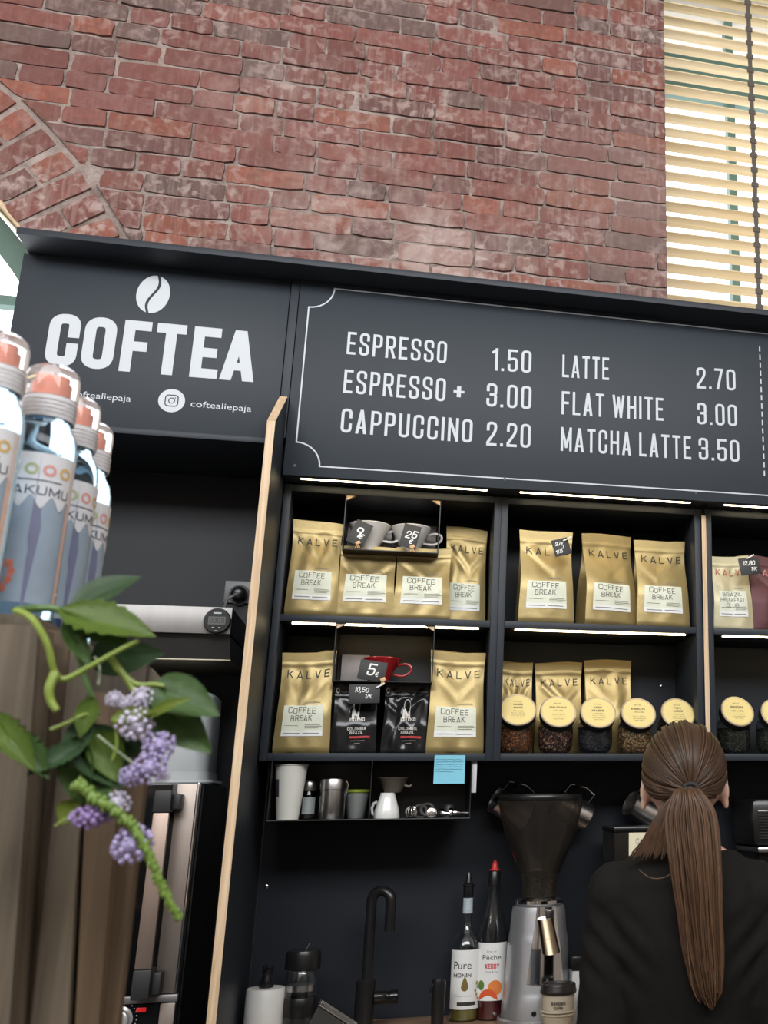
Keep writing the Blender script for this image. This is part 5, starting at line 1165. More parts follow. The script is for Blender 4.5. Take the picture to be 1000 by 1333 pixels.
# ================================================================ THE LEFT NICHE
lc = thing('side_counter', 'dark counter in the left niche that carries the oven', 'counter', (-0.36, 0.05, 0))
MB().box((-0.663, -0.19, 0.86), (-0.010, 0.257, 0.89), bev=0.002).obj('slab', NAVY, lc, True)
MB().box((-0.663, -0.17, 0), (-0.012, 0.256, 0.859)).obj('body', NAVY, lc, True)
# oven
oy = -0.15; e = at(262, 1019, oy); ox1 = e.x; oz1 = e.z; ox0 = -0.62; oz0 = 0.90
t = thing('convection_oven', 'black and steel convection oven with a long upright door handle in the left niche', 'oven', ((ox0 + ox1) / 2, oy, 0.8906))
zr = at(232, 1300, oy).z
MB().box((ox0, oy + 0.012, oz0), (ox1, 0.235, oz1), bev=0.003).obj('cabinet', mat('oven_black', (0.010, 0.010, 0.010), 0.22, var=0.1), t, True)
MB().box((ox1 + 0.0004, oy + 0.02, oz0 + 0.02), (ox1 + 0.004, 0.23, oz1 - 0.004)).obj('side_panel', mat('oven_black', (0.010, 0.010, 0.010), 0.22), t, True)
MB().box((ox0, oy, zr + 0.012), (at(232, 1100, oy).x - 0.026, oy + 0.0115, oz1 - 0.002), bev=0.002).obj('door_glass', mat('oven_glass', (0.006, 0.006, 0.006), 0.06, var=0.1), t, True)
BRONZE = mat('warm_brushed_steel', (0.34, 0.285, 0.25), 0.42, 0.8, var=0.08, nscale=2, stretch=(60, 60, 1))
sx0 = at(231, 1025, oy).x
MB().box((sx0, oy - 0.001, zr + 0.012), (ox1 - 0.008, oy + 0.0115, oz1 - 0.002), bev=0.001).obj('steel_column', BRONZE, t, True)
MB().box((ox1 - 0.0065, oy - 0.001, zr + 0.012), (ox1 - 0.0030, oy + 0.0115, oz1), bev=0.0006).obj('edge_strip', CHROME, t, True)
MB().box((ox0, oy - 0.004, zr - 0.006), (ox1, oy + 0.0115, zr + 0.010), bev=0.003).obj('lower_rail', STEELH, t, True)
MB().box((ox0, oy, oz0), (at(232, 1320, oy).x - 0.040, oy + 0.0115, zr - 0.008)).obj('control_panel', mat('oven_glass', (0.006, 0.006, 0.006), 0.06), t, True)
MB().box((at(232, 1320, oy).x - 0.038, oy - 0.001, oz0), (ox1 - 0.004, oy + 0.0115, zr - 0.008), bev=0.001).obj('steel_corner', BRONZE, t, True)
p = at(156, 1327, oy); MB().lathe([(0.026, 0), (0.026, 0.004), (0.021, 0.006), (0.020, 0.022), (0.017, 0.024), (0.001, 0.024)], 36, Tr(p.x, oy - 0.0004, p.z) @ Ro(90, 'X')).obj('knob', mat('pale_knob', (0.55, 0.55, 0.54), 0.3, 0.5), t, True)
a, b = at(178, 1312, oy), at(190, 1317, oy); MB().box((a.x, oy - 0.003, b.z), (b.x, oy - 0.0003, a.z), bev=0.0008).obj('red_lamp', mat('red_lamp', (0.5, 0.02, 0.02), 0.3, emit=(1, 0.03, 0.03, 0.35)), t, True)
dots = [(disc2(p.x + 0.033 * math.sin(a), p.z + 0.033 * math.cos(a), 0.0013, 10), 0, 0, 1, 1) for a in [0.2 + 0.24 * i for i in range(9)]]
put('dial_marks', merge(*dots), lambda x, y: Vector((x, oy - 0.0006, y)), WHITEP, t, True)
hy_ = oy - 0.05
hx = at(211, 1060, hy_).x; ht, hb = at(216, 1058, hy_).z, at(186, 1262, hy_).z
MB().box((hx - 0.0180, hy_ - 0.006, hb), (hx + 0.0155, hy_ + 0.006, ht), bev=0.003).obj('door_handle', mat('bronze_handle', (0.38, 0.29, 0.24), 0.42, 0.8, var=0.06, nscale=2, stretch=(60, 60, 1)), t, True)
for z0, z1 in ((ht + 0.0005, ht + 0.048), (hb - 0.060, hb - 0.0005)):
    MB().box((hx - 0.019, hy_ - 0.008, z0), (hx + 0.0165, oy - 0.0004, z1), bev=0.003).box((hx + 0.0165, hy_ + 0.01, z0 + 0.006), (hx + 0.034, oy - 0.0004, z1 - 0.008), bev=0.003).obj('handle_bracket', mat('bracket_black', (0.022, 0.022, 0.023), 0.5), t, True)
# pale tub on the oven
wy = -0.02; a, b = at(190, 1014, wy), at(270, 1014, wy); zt = at(230, 900, wy).z; wz = oz1 + 0.0006
t = thing('plastic_container', 'grey white plastic container standing upside down on the oven', 'container', ((a.x + b.x) / 2 - 0.03, wy + 0.09, wz))
WP = mat('pale_plastic', (0.34, 0.36, 0.37), 0.4, var=0.04)
wd = (b.x - a.x) / 2 + 0.03; hgt = zt - wz
def rrect(w_, d_, z, r=0.03):
    P = []
    for cx, cy, a0 in ((w_ - r, -d_ + r, -90), (w_ - r, d_ - r, 0), (-w_ + r, d_ - r, 90), (-w_ + r, -d_ + r, 180)):
        for i in range(6): a = math.radians(a0 + 18 * i); P.append((cx + r * math.cos(a), cy + r * math.sin(a), z))
    return P
MB().rings([rrect(wd, 0.09, 0.010), rrect(wd - 0.002, 0.088, 0.028), rrect(wd - 0.004, 0.086, 0.029), rrect(wd - 0.008, 0.082, hgt - 0.01), rrect(wd - 0.016, 0.074, hgt)]).obj('tub_body', WP, t)
MB().rings([rrect(wd + 0.010, 0.100, 0.0), rrect(wd + 0.012, 0.102, 0.004), rrect(wd + 0.010, 0.100, 0.0095)]).obj('rim', WP, t)
# steel appliance with a timer
ay = -0.06; A = at(303, 791, ay); B = at(302, 825.5, ay); ax0, ax1 = -0.58, A.x; az1, az0 = A.z, B.z; azb = at(305, 858, ay + 0.0).z
t = thing('steel_hood', 'wide stainless steel appliance with a round black timer above the oven', 'hood', ((ax0 + ax1) / 2, 0.1, azb))
MB().box((ax0, ay, az0), (ax1, ay + 0.010, az1), bev=0.001).obj('steel_front', STEELH, t, True)
MB().box((ax0, ay + 0.0105, az0 + 0.002), (ax1 - 0.001, 0.257, az1 - 0.001)).obj('body', BLACK, t, True)
MB().box((ax0 + 0.002, ay + 0.0105, az1 - 0.0008), (ax1 - 0.002, 0.257, az1 + 0.0006)).obj('top_sheet', STEELH, t, True)
mb = MB(); mb.rings([[(ax0, ay + 0.018, az0), (ax1 - 0.004, ay + 0.018, az0), (ax1 - 0.004, 0.256, az0), (ax0, 0.256, az0)], [(ax0, ay + 0.03, azb + 0.002), (ax1 + 0.003, ay + 0.03, azb + 0.002), (ax1 + 0.003, 0.256, azb + 0.002), (ax0, 0.256, azb + 0.002)]])
mb.obj('lower_body', mat('hood_black', (0.02, 0.019, 0.018), 0.35, var=0.1), t, True, angle=20)
MB().box((ax0, ay + 0.024, azb - 0.002), (ax1 + 0.004, 0.256, azb + 0.0016), bev=0.0006).obj('lower_edge', mat('dull_brass_edge', (0.30, 0.27, 0.20), 0.4, 0.7), t, True)
p = at(283.5, 809, ay); tm = MB().lathe([(0.030, 0), (0.0315, 0.002), (0.0315, 0.010), (0.0295, 0.013), (0.002, 0.0132)], 44, Tr(p.x, ay - 0.0004, p.z) @ Ro(90, 'X')).obj('timer', BLACKP, t, True)
yy = ay - 0.0142
put('display', rect2(-0.020, -0.010, 0.020, 0.010), lambda x, y: Vector((p.x + x, yy, p.z + y)), mat('grey_display', (0.10, 0.105, 0.095), 0.3), tm, True)
sp = strokes('00:00'.replace(':', ''), 0.55, 0.12, 0.14); put('digits', sp, lambda x, y: Vector((p.x - 0.017 + x * 0.034 / sp[2], yy - 0.0004, p.z - 0.006 + y * 0.012)), mat('dark_digits', (0.03, 0.03, 0.03), 0.4), tm, True)
put('timer_marks', merge((rect2(-0.009, 0.017, 0.009, 0.0205), 0, 0, 1, 1), (rect2(-0.010, -0.0185, -0.005, -0.0165), 0, 0, 1, 1), (rect2(0.005, -0.0185, 0.010, -0.0165), 0, 0, 1, 1), (rect2(-0.004, -0.0255, 0.004, -0.0245), 0, 0, 1, 1)), lambda x, y: Vector((p.x + x, yy, p.z + y)), WHITEP, tm, True)
# socket with a black plug and its lead
a, b = at(294, 756, .255), at(330, 786, .255); so = thing('wall_socket', 'grey wall socket in the left niche with a black plug in it', 'socket', ((a.x + b.x) / 2, 0.2580, (a.z + b.z) / 2))
SK = mat('grey_socket', (0.13, 0.135, 0.145), 0.4, var=0.05)
MB().box((a.x, 0.2495, b.z), (-0.009, 0.2580, a.z), bev=0.002).obj('frame', SK, so, True)
p = at(311.5, 774, .245); MB().lathe([(0.028, 0), (0.028, 0.003)], 32, Tr(p.x, 0.2493, p.z) @ Ro(90, 'X')).obj('inset', BLACKP, so, True)
pl = thing('power_plug', 'round black plug with a lead, pushed into the grey wall socket', 'plug', (p.x, 0.2455, p.z))
MB().lathe([(0.0215, 0), (0.0215, 0.014), (0.016, 0.026), (0.010, 0.030), (0.001, 0.030)], 30, Tr(p.x, 0.2459, p.z) @ Ro(90, 'X')).obj('plug_body', BLACKP, pl, True)
MB().tube([(p.x + 0.004, 0.220, p.z), (p.x - 0.006, 0.210, p.z - 0.008), (p.x - 0.024, 0.205, p.z - 0.022), (p.x - 0.03, 0.21, p.z - 0.05), (p.x - 0.02, 0.24, p.z - 0.09)], 0.0042, 8).obj('lead', mat('grey_lead', (0.14, 0.14, 0.14), 0.4), pl, True)
# ================================================================ THE BARISTA, SEEN FROM BEHIND
SKIN = mat('skin', (0.56, 0.34, 0.25), 0.5, var=0.05, nscale=20)
JACKET = mat('black_jacket_cloth', (0.0085, 0.0078, 0.0072), 0.8, var=0.15, nscale=12, bump=0.25, bscale=500, spec=0.18)
TROUS = mat('black_trousers', (0.012, 0.012, 0.013), 0.85, var=0.15)
SHOE = mat('dark_shoes', (0.02, 0.02, 0.02), 0.5, var=0.1)
def hair_mat():
    m = mat('brown_hair', (0.085, 0.046, 0.026), 0.42, var=0.25, nscale=40, attr=True, spec=0.4); return m
HAIR = hair_mat()
hc = at(891, 1004, -0.55)                      # middle of the head
PX, PY = hc.x, -0.55
DZ = 0.229; HZ = 1.648 - DZ; PROT = 15.0; PSC = 1.06
PF = Vector((math.sin(math.radians(PROT)), math.cos(math.radians(PROT)), 0)); PR = Vector((PF.y, -PF.x, 0))
def remesh(mb, name, m, parent, vox=0.007, it=6, post=None):
    me = mb.mesh(name); o = bpy.data.objects.new('tmp', me); C.objects.link(o)
    r = o.modifiers.new('r', 'REMESH'); r.mode = 'VOXEL'; r.voxel_size = vox
    s = o.modifiers.new('s', 'SMOOTH'); s.iterations = it; s.factor = 0.5
    dg = bpy.context.evaluated_depsgraph_get(); me2 = bpy.data.meshes.new_from_object(o.evaluated_get(dg))
    bpy.data.objects.remove(o); bpy.data.meshes.remove(me)
    if post:
        for v in me2.vertices: v.co = post(v.co.copy())
    me2.name = name
    return link(name, me2, m, parent, False, 180)
per = thing('person', 'woman in a black jacket with a long brown ponytail, seen from behind at the worktop', 'person', (PX, PY, 0), math.radians(-PROT)); per.scale = (PSC, PSC, PSC)
# local frame: x right, y towards the wall (the way she faces), z up
def torso_rings(g=0.0, z0=0.86, z1=1.54):
    P = [(0.80, 0.0, 0.170, 0.125), (0.90, 0.0, 0.180, 0.128), (1.00, 0.005, 0.165, 0.115), (1.08, 0.010, 0.134, 0.100), (1.16, 0.010, 0.138, 0.102), (1.24, 0.005, 0.150, 0.110), (1.34, -0.004, 0.160, 0.113), (1.41, -0.012, 0.165, 0.106), (1.460, -0.016, 0.150, 0.092), (1.490, -0.015, 0.120, 0.078), (1.512, -0.008, 0.088, 0.066), (1.530, -0.002, 0.062, 0.057)]
    R = []
    for z, cy, rx, ry in P:
        if z0 - 1e-6 <= z <= z1 + 1e-6: R.append([((rx + g) * math.copysign(abs(math.cos(a)) ** 0.85, math.cos(a)), cy + 0.02 + (ry + g) * math.sin(a), z - DZ) for a in [2 * PI * i / 36 for i in range(36)]])
    return R
def arm(s):
    """shoulder, elbow, wrist, on side s; the forearms reach forward over the worktop"""
    if s < 0: return [Vector((-0.140, -0.005, 1.436 - DZ)), Vector((-0.172, -0.025, 1.10 - DZ)), Vector((-0.100, 0.185, 1.06 - DZ))]
    return [Vector((0.140, -0.005, 1.436 - DZ)), Vector((0.190, -0.015, 1.11 - DZ)), Vector((0.110, 0.190, 1.07 - DZ))]
def limb(mb, pts, rads, n=16):
    P, R = [], []
    m = len(pts)
    for i in range(m - 1):
        for k in range(6):
            t = k / 6; P.append(pts[i].lerp(pts[i + 1], t)); R.append(lerp(rads[i], rads[i + 1], t))
    P.append(pts[-1]); R.append(rads[-1]); mb.capsule(P, R, n)
def head(mb):
    mb.ball((0, 0.0, HZ + 0.012), (0.076, 0.094, 0.098), seg=28, rings=20)       # skull
    mb.ball((0, 0.036, HZ - 0.055), (0.058, 0.060, 0.066), seg=24, rings=16)     # jaw
    mb.ball((0, 0.078, HZ - 0.098), (0.022, 0.018, 0.016))                       # chin
    mb.ball((0, 0.100, HZ - 0.026), (0.012, 0.020, 0.024)); mb.ball((0, 0.110, HZ - 0.040), (0.014, 0.012, 0.010))   # nose
    for s in (-1, 1):
        mb.ball((s * 0.030, 0.082, HZ + 0.004), (0.022, 0.012, 0.012))           # brow and socket
        mb.ball((s * 0.040, 0.066, HZ - 0.030), (0.024, 0.022, 0.022))           # cheek
    mb.ball((0, 0.094, HZ - 0.066), (0.022, 0.010, 0.0055)); mb.ball((0, 0.093, HZ - 0.074), (0.019, 0.010, 0.0055))  # lips
    mb.capsule([Vector((0, -0.018, 1.44 - DZ)), Vector((0, -0.012, 1.50 - DZ)), Vector((0, -0.006, HZ - 0.07))], [0.060, 0.050, 0.052], 20)
def ear(mb, s):
    M_ = Tr(s * 0.0785, 0.004, HZ - 0.024) @ Ro(s * 22, 'Z') @ Ro(-8, 'X')
    mb.ball((0, 0, 0.006), (0.0085, 0.018, 0.026), M_); mb.ball((s * 0.003, -0.004, -0.022), (0.007, 0.010, 0.013), M_)
    mb.tube([M_ @ Vector((s * 0.005, 0.015 * math.cos(a) - 0.003, 0.006 + 0.026 * math.sin(a))) for a in [math.radians(q) for q in range(-60, 241, 20)]], 0.0042, 8)
def hand(mb, w, fwd, s):
    """palm, four bent fingers of different lengths and a thumb from the side of the palm"""
    f = fwd.normalized(); up = Vector((0, 0, 1)); side = f.cross(up).normalized() * s; up = side.cross(f) * s if False else Vector((0, 0, 1))
    up = (up - f * up.dot(f)).normalized()
    pc = w + f * 0.045
    mb.capsule([w, w + f * 0.03, w + f * 0.08], [(0.020, 0.026), (0.016, 0.036), (0.013, 0.038)], 14, up=up)
    for i, (o, L) in enumerate(((-0.029, 0.066), (-0.010, 0.076), (0.010, 0.072), (0.028, 0.056))):
        b = w + f * 0.082 + side * o; P = [b]; d = f.copy()
        for k, (q, bend) in enumerate(((0.45, 22), (0.32, 32), (0.23, 24))):
            ax = f.cross(up).normalized(); d = Matrix.Rotation(math.radians(-bend), 3, ax) @ d; P.append(P[-1] + d * L * q)
        mb.capsule(P, [0.0092, 0.0088, 0.0082, 0.0072], 10)
    b = w + f * 0.022 - side * 0.030; d = (f * 0.75 - side * 0.6 - up * 0.35).normalized()
    mb.capsule([b, b + d * 0.036, b + (d * 0.036 + (f * 0.9 - up * 0.5).normalized() * 0.028)], [0.0125, 0.0100, 0.0085], 10)
LEGS = [[Vector((s * 0.088, 0.015, 0.86 - DZ)), Vector((s * 0.095, 0.030, 0.36)), Vector((s * 0.098, 0.000, 0.085))] for s in (-1, 1)]
mb = MB(); head(mb)
for s in (-1, 1):
    ear(mb, s); A_ = arm(s); limb(mb, A_, [0.047, 0.036, 0.026]); hand(mb, A_[2], (A_[2] - A_[1]), s)
mb.rings(torso_rings(-0.004, 0.80, 1.53))
for L in LEGS: limb(mb, L, [0.082, 0.052, 0.036]); mb.capsule([L[2] + Vector((0, -0.03, -0.045)), L[2] + Vector((0, 0.06, -0.048)), L[2] + Vector((0, 0.15, -0.055))], [0.034, 0.034, 0.026], 14)
remesh(mb, 'body', SKIN, per, 0.0055, 4)
# jacket with sleeves and a stand-up collar; folds at the elbows and waist
def folds(co):
    x, y, z = co; n = Vector((x, y - 0.02, 0)); n = n.normalized() if n.length > 1e-5 else Vector((0, -1, 0))
    a = 0.0
    for s in (-1, 1):
        e = arm(s)[1]; d = (co - e).length
        if d < 0.17: a += 0.0060 * math.sin(z * 95 + x * s * 60 + 1.2 * math.sin(y * 40)) * (1 - d / 0.17)
    a += 0.0050 * math.sin(z * 62 + x * 28 + 2.0 * math.sin(x * 17)) * max(0, 1 - abs(z - 1.10 + DZ) / 0.11)
    for s in (-1, 1):
        d = (co - Vector((s * 0.145, -0.06, 1.33 - DZ))).length
        if d < 0.11: a += 0.0055 * math.sin((z - s * x) * 105) * (1 - d / 0.11)
    a += 0.003 * noise.noise(co * 14)
    return co + n * a
mb = MB()
for s in (-1, 1): A_ = arm(s); limb(mb, [A_[0], A_[1], A_[2] - (A_[2] - A_[1]) * 0.06], [0.059, 0.053, 0.038], 20); mb.ball(A_[0] + Vector((0, 0, -0.008)), (0.060, 0.068, 0.060))
mb.rings(torso_rings(0.013, 0.80, 1.515))
remesh(mb, 'jacket', JACKET, per, 0.0065, 7, folds)
mb = MB(); n = 40
def col(r, z): return [(r * 1.02 * math.cos(a), -0.008 + r * math.sin(a), z - DZ - 0.010 * math.sin(a)) for a in [2 * PI * i / n for i in range(n)]]
mb.rings([col(0.074, 1.492), col(0.069, 1.515), col(0.0645, 1.542), col(0.0615, 1.543), col(0.0625, 1.515), col(0.064, 1.492)], True, False, False)
mb.obj('collar', JACKET, per)
mb = MB()
for L in LEGS: limb(mb, [L[0], L[1], L[2] + Vector((0, 0, -0.01))], [0.096, 0.066, 0.056], 18)
mb.rings([[(x * 1.04, (y - 0.02) * 1.04 + 0.02, z) for x, y, z in r] for r in torso_rings(0.004, 0.80, 0.93)]); remesh(mb, 'trousers', TROUS, per, 0.009, 5)
for L in LEGS:
    a = L[2]; mb = MB(); mb.capsule([Vector((a.x, a.y - 0.045, 0.047)), Vector((a.x, a.y + 0.06, 0.045)), Vector((a.x, a.y + 0.165, 0.036))], [(0.044, 0.045), (0.043, 0.044), (0.034, 0.036)], 18)
    mb.capsule([Vector((a.x, a.y - 0.01, 0.05)), Vector((a.x, a.y, 0.11))], [0.044, 0.043], 16); remesh(mb, 'shoe', SHOE, per, 0.007, 4, lambda c: Vector((c.x, c.y, max(c.z, 0.001))))
# hair: cap of combed-back strands meeting at the tie, then the ponytail
TIE = Vector((0.012, -0.094, HZ - 0.020)); hr = random.Random(11)
def strand(mb_list, pts, rad, tint): mb_list.append((pts, rad, tint))
def build_strands(name, S, n=5, parent=per, extra=None):
    bm = bmesh.new(); cl = bm.loops.layers.float_color.new('Col')
    for pts, rad, tint in S:
        prev = None; rings = []
        m = len(pts)
        for i, p in enumerate(pts):
            t = (pts[min(i + 1, m - 1)] - pts[max(i - 1, 0)])
            if t.length < 1e-7: continue
            t.normalize(); a = prev if prev is not None else (Vector((1, 0, 0)) if abs(t.x) < 0.8 else Vector((0, 0, 1)))
            a = (a - t * a.dot(t)).normalized(); prev = a; b = t.cross(a)
            r = rad * (0.45 + 0.55 * math.sin(PI * min(1, 0.12 + 0.80 * i / (m - 1)))); rings.append([bm.verts.new(p + a * r * math.cos(2 * PI * j / n) + b * r * math.sin(2 * PI * j / n)) for j in range(n)])
        for i in range(len(rings) - 1):
            for j in range(n):
                f = bm.faces.new((rings[i][j], rings[i][(j + 1) % n], rings[i + 1][(j + 1) % n], rings[i + 1][j]))
                for lp in f.loops: lp[cl] = (tint, tint * 0.97, tint * 0.93, 1)
    if extra:
        k = extra(bm)
        for f in k:
            for lp in f.loops: lp[cl] = (0.62, 0.60, 0.58, 1)
    bmesh.ops.recalc_face_normals(bm, faces=bm.faces[:])
    me = bpy.data.meshes.new(name); bm.to_mesh(me); bm.free(); return link(name, me, HAIR, parent, False, 180)
HC = Vector((0, -0.002, HZ + 0.014)); HR = Vector((0.0845, 0.1015, 0.1065))
def on_cap(d, k=1.0):
    d = d.normalized(); q = Vector((d.x / HR.x, d.y / HR.y, d.z / HR.z)); return HC + d / q.length * k
def hairline(a):
    """edge of the hair around the head, as a direction; a = 0 at the brow, pi at the nape"""
    s, c = math.sin(a), math.cos(a); zz = 0.60 * c if c > 0 else 0.66 * c
    if abs(s) > 0.75: zz -= 0.10
    return Vector((s, c, zz - (0.06 if c < -0.2 else 0.0)))
S = []
td = (TIE - HC)
for i in range(620):
    a = 2 * PI * i / 620 + hr.uniform(-0.02, 0.02); h0 = hairline(a)
    st = hr.choice((0.0, 0.0, 0.15, 0.35, 0.55, 0.75)); d0 = h0.normalized().lerp(td.normalized(), st)
    if d0.length < 0.2: d0 = Vector((0.2 * math.sin(a), 0, 1))
    # go over the head, not through it
    pts = []; m = 15; k = 1.0 + hr.uniform(0.0, 0.016)
    q0 = d0.normalized(); q1 = td.normalized(); om = math.acos(max(-1, min(1, q0.dot(q1))))
    if om > 2.9: q0 = (q0 + Vector((0.25 * (1 if math.sin(a) >= 0 else -1), 0, 0.35))).normalized(); om = math.acos(max(-1, min(1, q0.dot(q1))))
    for j in range(m + 1):
        t = j / m
        d = (q0 * math.sin((1 - t) * om) + q1 * math.sin(t * om)) / max(math.sin(om), 1e-4)
        pts.append(on_cap(d, k * (1.0 + 0.010 * math.sin(t * PI))).lerp(TIE, smooth((t - 0.8) / 0.2) * 0.8))
    strand(S, pts, hr.uniform(0.0022, 0.0034), hr.uniform(0.45, 0.85))
def cap_shell(bm):
    fs = []; n = 48; R = []
    for j in range(15):
        ring = []
        for i in range(n):
            a = 2 * PI * i / n; h0 = hairline(a).normalized(); top = Vector((0, -0.15, 1)).normalized()
            d = h0.lerp(top, j / 14); ring.append(bm.verts.new(on_cap(d, 0.992)))
        R.append(ring)
    for j in range(14):
        for i in range(n): fs.append(bm.faces.new((R[j][i], R[j][(i + 1) % n], R[j + 1][(i + 1) % n], R[j + 1][i])))
    return fs
build_strands('hair', S, 5, extra=cap_shell)
def lp(px, py, Y):
    d = (at(px, py, 0) - CAMP).normalized(); o = CAMP - Vector((PX, PY, 0)); t = (Y * PSC - o.dot(PF)) / d.dot(PF); q = o + d * t
    return Vector((q.dot(PR) / PSC, Y, q.z / PSC))
main = [TIE, lp(895, 1028, -0.120), lp(898, 1044, -0.130), lp(900, 1070, -0.135), lp(906, 1130, -0.142), lp(911, 1190, -0.135), lp(916, 1245, -0.125), lp(922, 1290, -0.118), lp(927, 1316, -0.114)]
wid = [0.012, 0.022, 0.037, 0.049, 0.047, 0.041, 0.036, 0.026, 0.010]
def spl(P, u):
    u = max(0, min(1, u)) * (len(P) - 1); k = min(int(u), len(P) - 2); f = u - k
    g = [P[max(0, min(len(P) - 1, k + d))] for d in (-1, 0, 1, 2)]
    return 0.5 * ((2 * g[1]) + (g[2] - g[0]) * f + (2 * g[0] - 5 * g[1] + 4 * g[2] - g[3]) * f * f + (3 * g[1] - g[0] - 3 * g[2] + g[3]) * f ** 3)
S = []
for i in range(420):
    ax_ = hr.uniform(-1, 1); dp = hr.uniform(-1, 1) * math.sqrt(max(0, 1 - ax_ * ax_)); end = hr.uniform(0.80, 1.0) - 0.10 * abs(ax_); wv = hr.uniform(0, 6); wa = hr.uniform(0, 0.0022)
    pts = []
    for j in range(27):
        u = end * j / 26; c = spl(main, u); wd = spl([Vector((q, 0, 0)) for q in wid], u).x
        pts.append(c + Vector((ax_ * wd + wa * math.sin(wv + u * 14), dp * min(wd, 0.030) * 0.62, 0)))
    strand(S, pts, hr.uniform(0.0013, 0.0024), hr.uniform(0.60, 1.45))
for i in range(190):                             # lock that falls to the left, across the shoulder
    f = hr.uniform(0, 1); g = hr.uniform(-1, 1); en = hr.uniform(0.75, 1.0)
    P = [TIE + Vector((-0.008, 0.004, -0.004)), lp(lerp(872, 884, f), 1042 + 3 * g, -0.106), lp(lerp(850, 880, f), 1072 + 3 * g, -0.108 - 0.012 * f), lp(lerp(836, 884, f), 1096 + 3 * g, -0.100 - 0.022 * f), lp(lerp(819, 888, f), 1116 + 4 * g, -0.090 - 0.036 * f)]
    strand(S, [spl(P, en * j / 20) for j in range(21)], hr.uniform(0.0011, 0.0021), hr.uniform(0.5, 1.15))
for P in ([lp(832, 1132, -0.110), lp(848, 1143, -0.122), lp(868, 1141, -0.130), lp(884, 1126, -0.138)], [lp(893, 1200, -0.150), lp(897, 1250, -0.148), lp(903, 1290, -0.142), lp(912, 1306, -0.135)]): strand(S, [spl(P, j / 14) for j in range(15)], 0.0010, 1.7)
build_strands('ponytail', S, 5)
MB().tube([TIE + Vector((0.0145 * math.cos(a), -0.006, 0.0125 * math.sin(a))) for a in [2 * PI * i / 24 for i in range(24)]], 0.0048, 10, closed=True).obj('hair_tie', mat('dark_hair_tie', (0.02, 0.018, 0.018), 0.7), per)
# ================================================================ PLANTER STAND, FLOWERS AND WATER BOTTLES IN FRONT
fc = thing('front_counter', 'dark front counter that carries the wooden planter stand', 'counter', (-0.2, -1.5, 0))
MB().box((-0.7, -1.84, 0), (0.36, -1.24, 1.07), bev=0.004).obj('body', NAVY, fc, True)
MB().box((-0.72, -1.86, 1.0705), (0.38, -1.22, 1.10), bev=0.003).obj('top', TOPM, fc, True)
W1 = wood('grey_weathered_plank', (0.072, 0.055, 0.037), (0.155, 0.122, 0.084), 0.9, 2, 0.75)
W2 = wood('brown_weathered_plank', (0.052, 0.032, 0.016), (0.125, 0.080, 0.042), 0.8, 2, 0.7)
W3 = wood('dark_inner_plank', (0.03, 0.02, 0.014), (0.06, 0.045, 0.03), 0.9, 2, 0.8)
zb = 1.1006
def plank(xs, Y, m, name, th=0.018, par=None):
    """xs: left and right pixel at the top and at the bottom edge of the photograph"""
    (tl, tr_), (bl_, br_), yt = xs
    P = [(at(tl, yt, Y).x, at(tl, yt, Y).z), (at(tr_, yt + 4, Y).x, at(tr_, yt + 4, Y).z)]
    zB = at(60, 1333, Y).z; B = [at(br_, 1333, Y).x, at(bl_, 1333, Y).x]
    k = (P[0][1] - zb) / (P[0][1] - zB)
    xr = lerp(P[1][0], B[0], k); xl = lerp(P[0][0], B[1], k)
    return MB().prism([(P[0][0], Y, P[0][1]), (P[1][0], Y, P[1][1]), (xr, Y, zb), (xl, Y, zb)], (0, th, 0)).obj(name, m, par, True, angle=20)
st = thing('planter_stand', 'weathered wooden plank stand in the left foreground, under the water bottles', 'stand', (at(80, 1100, -1.65).x, -1.65, zb))
plank(((-95, 50), (-150, 12), 810), -1.700, W1, 'plank', 0.05, st)
plank(((42, 90), (-20, 70), 818), -1.640, W2, 'plank', 0.02, st)
plank(((92, 116), (40, 88), 846), -1.660, W1, 'plank', 0.02, st)
plank(((118, 166), (98, 128), 900), -1.655, W2, 'plank', 0.02, st)
plank(((160, 196), (112, 153), 930), -1.635, W2, 'plank', 0.02, st)
a, b = at(40, 830, -1.60), at(190, 960, -1.60)
MB().box((a.x - 0.06, -1.598, zb), (b.x - 0.008, -1.585, at(100, 850, -1.60).z)).obj('inner_board', W3, st, True)
a, b = at(110, 868, -1.578), at(203, 906, -1.578); MB().prism([(a.x, -1.578, b.z), (a.x, -1.578, a.z), (b.x - 0.010, -1.578, a.z + 0.001), (b.x, -1.578, a.z - 0.010), (b.x, -1.578, b.z)], (0, 0.02, 0)).obj('cross_rail', W1, st, True)
SX0, SX1, SZ = at(-120, 810, -1.55).x, at(138, 800, -1.34).x, 1.652
MB().box((SX0, -1.60, SZ - 0.018), (SX1, -1.29, SZ), bev=0.002).obj('top_shelf', W1, st, True)
for x in (SX0 + 0.02, SX1 - 0.03): MB().box((x - 0.015, -1.33, zb), (x + 0.015, -1.30, SZ - 0.0184)).obj('rear_post', W1, st, True)
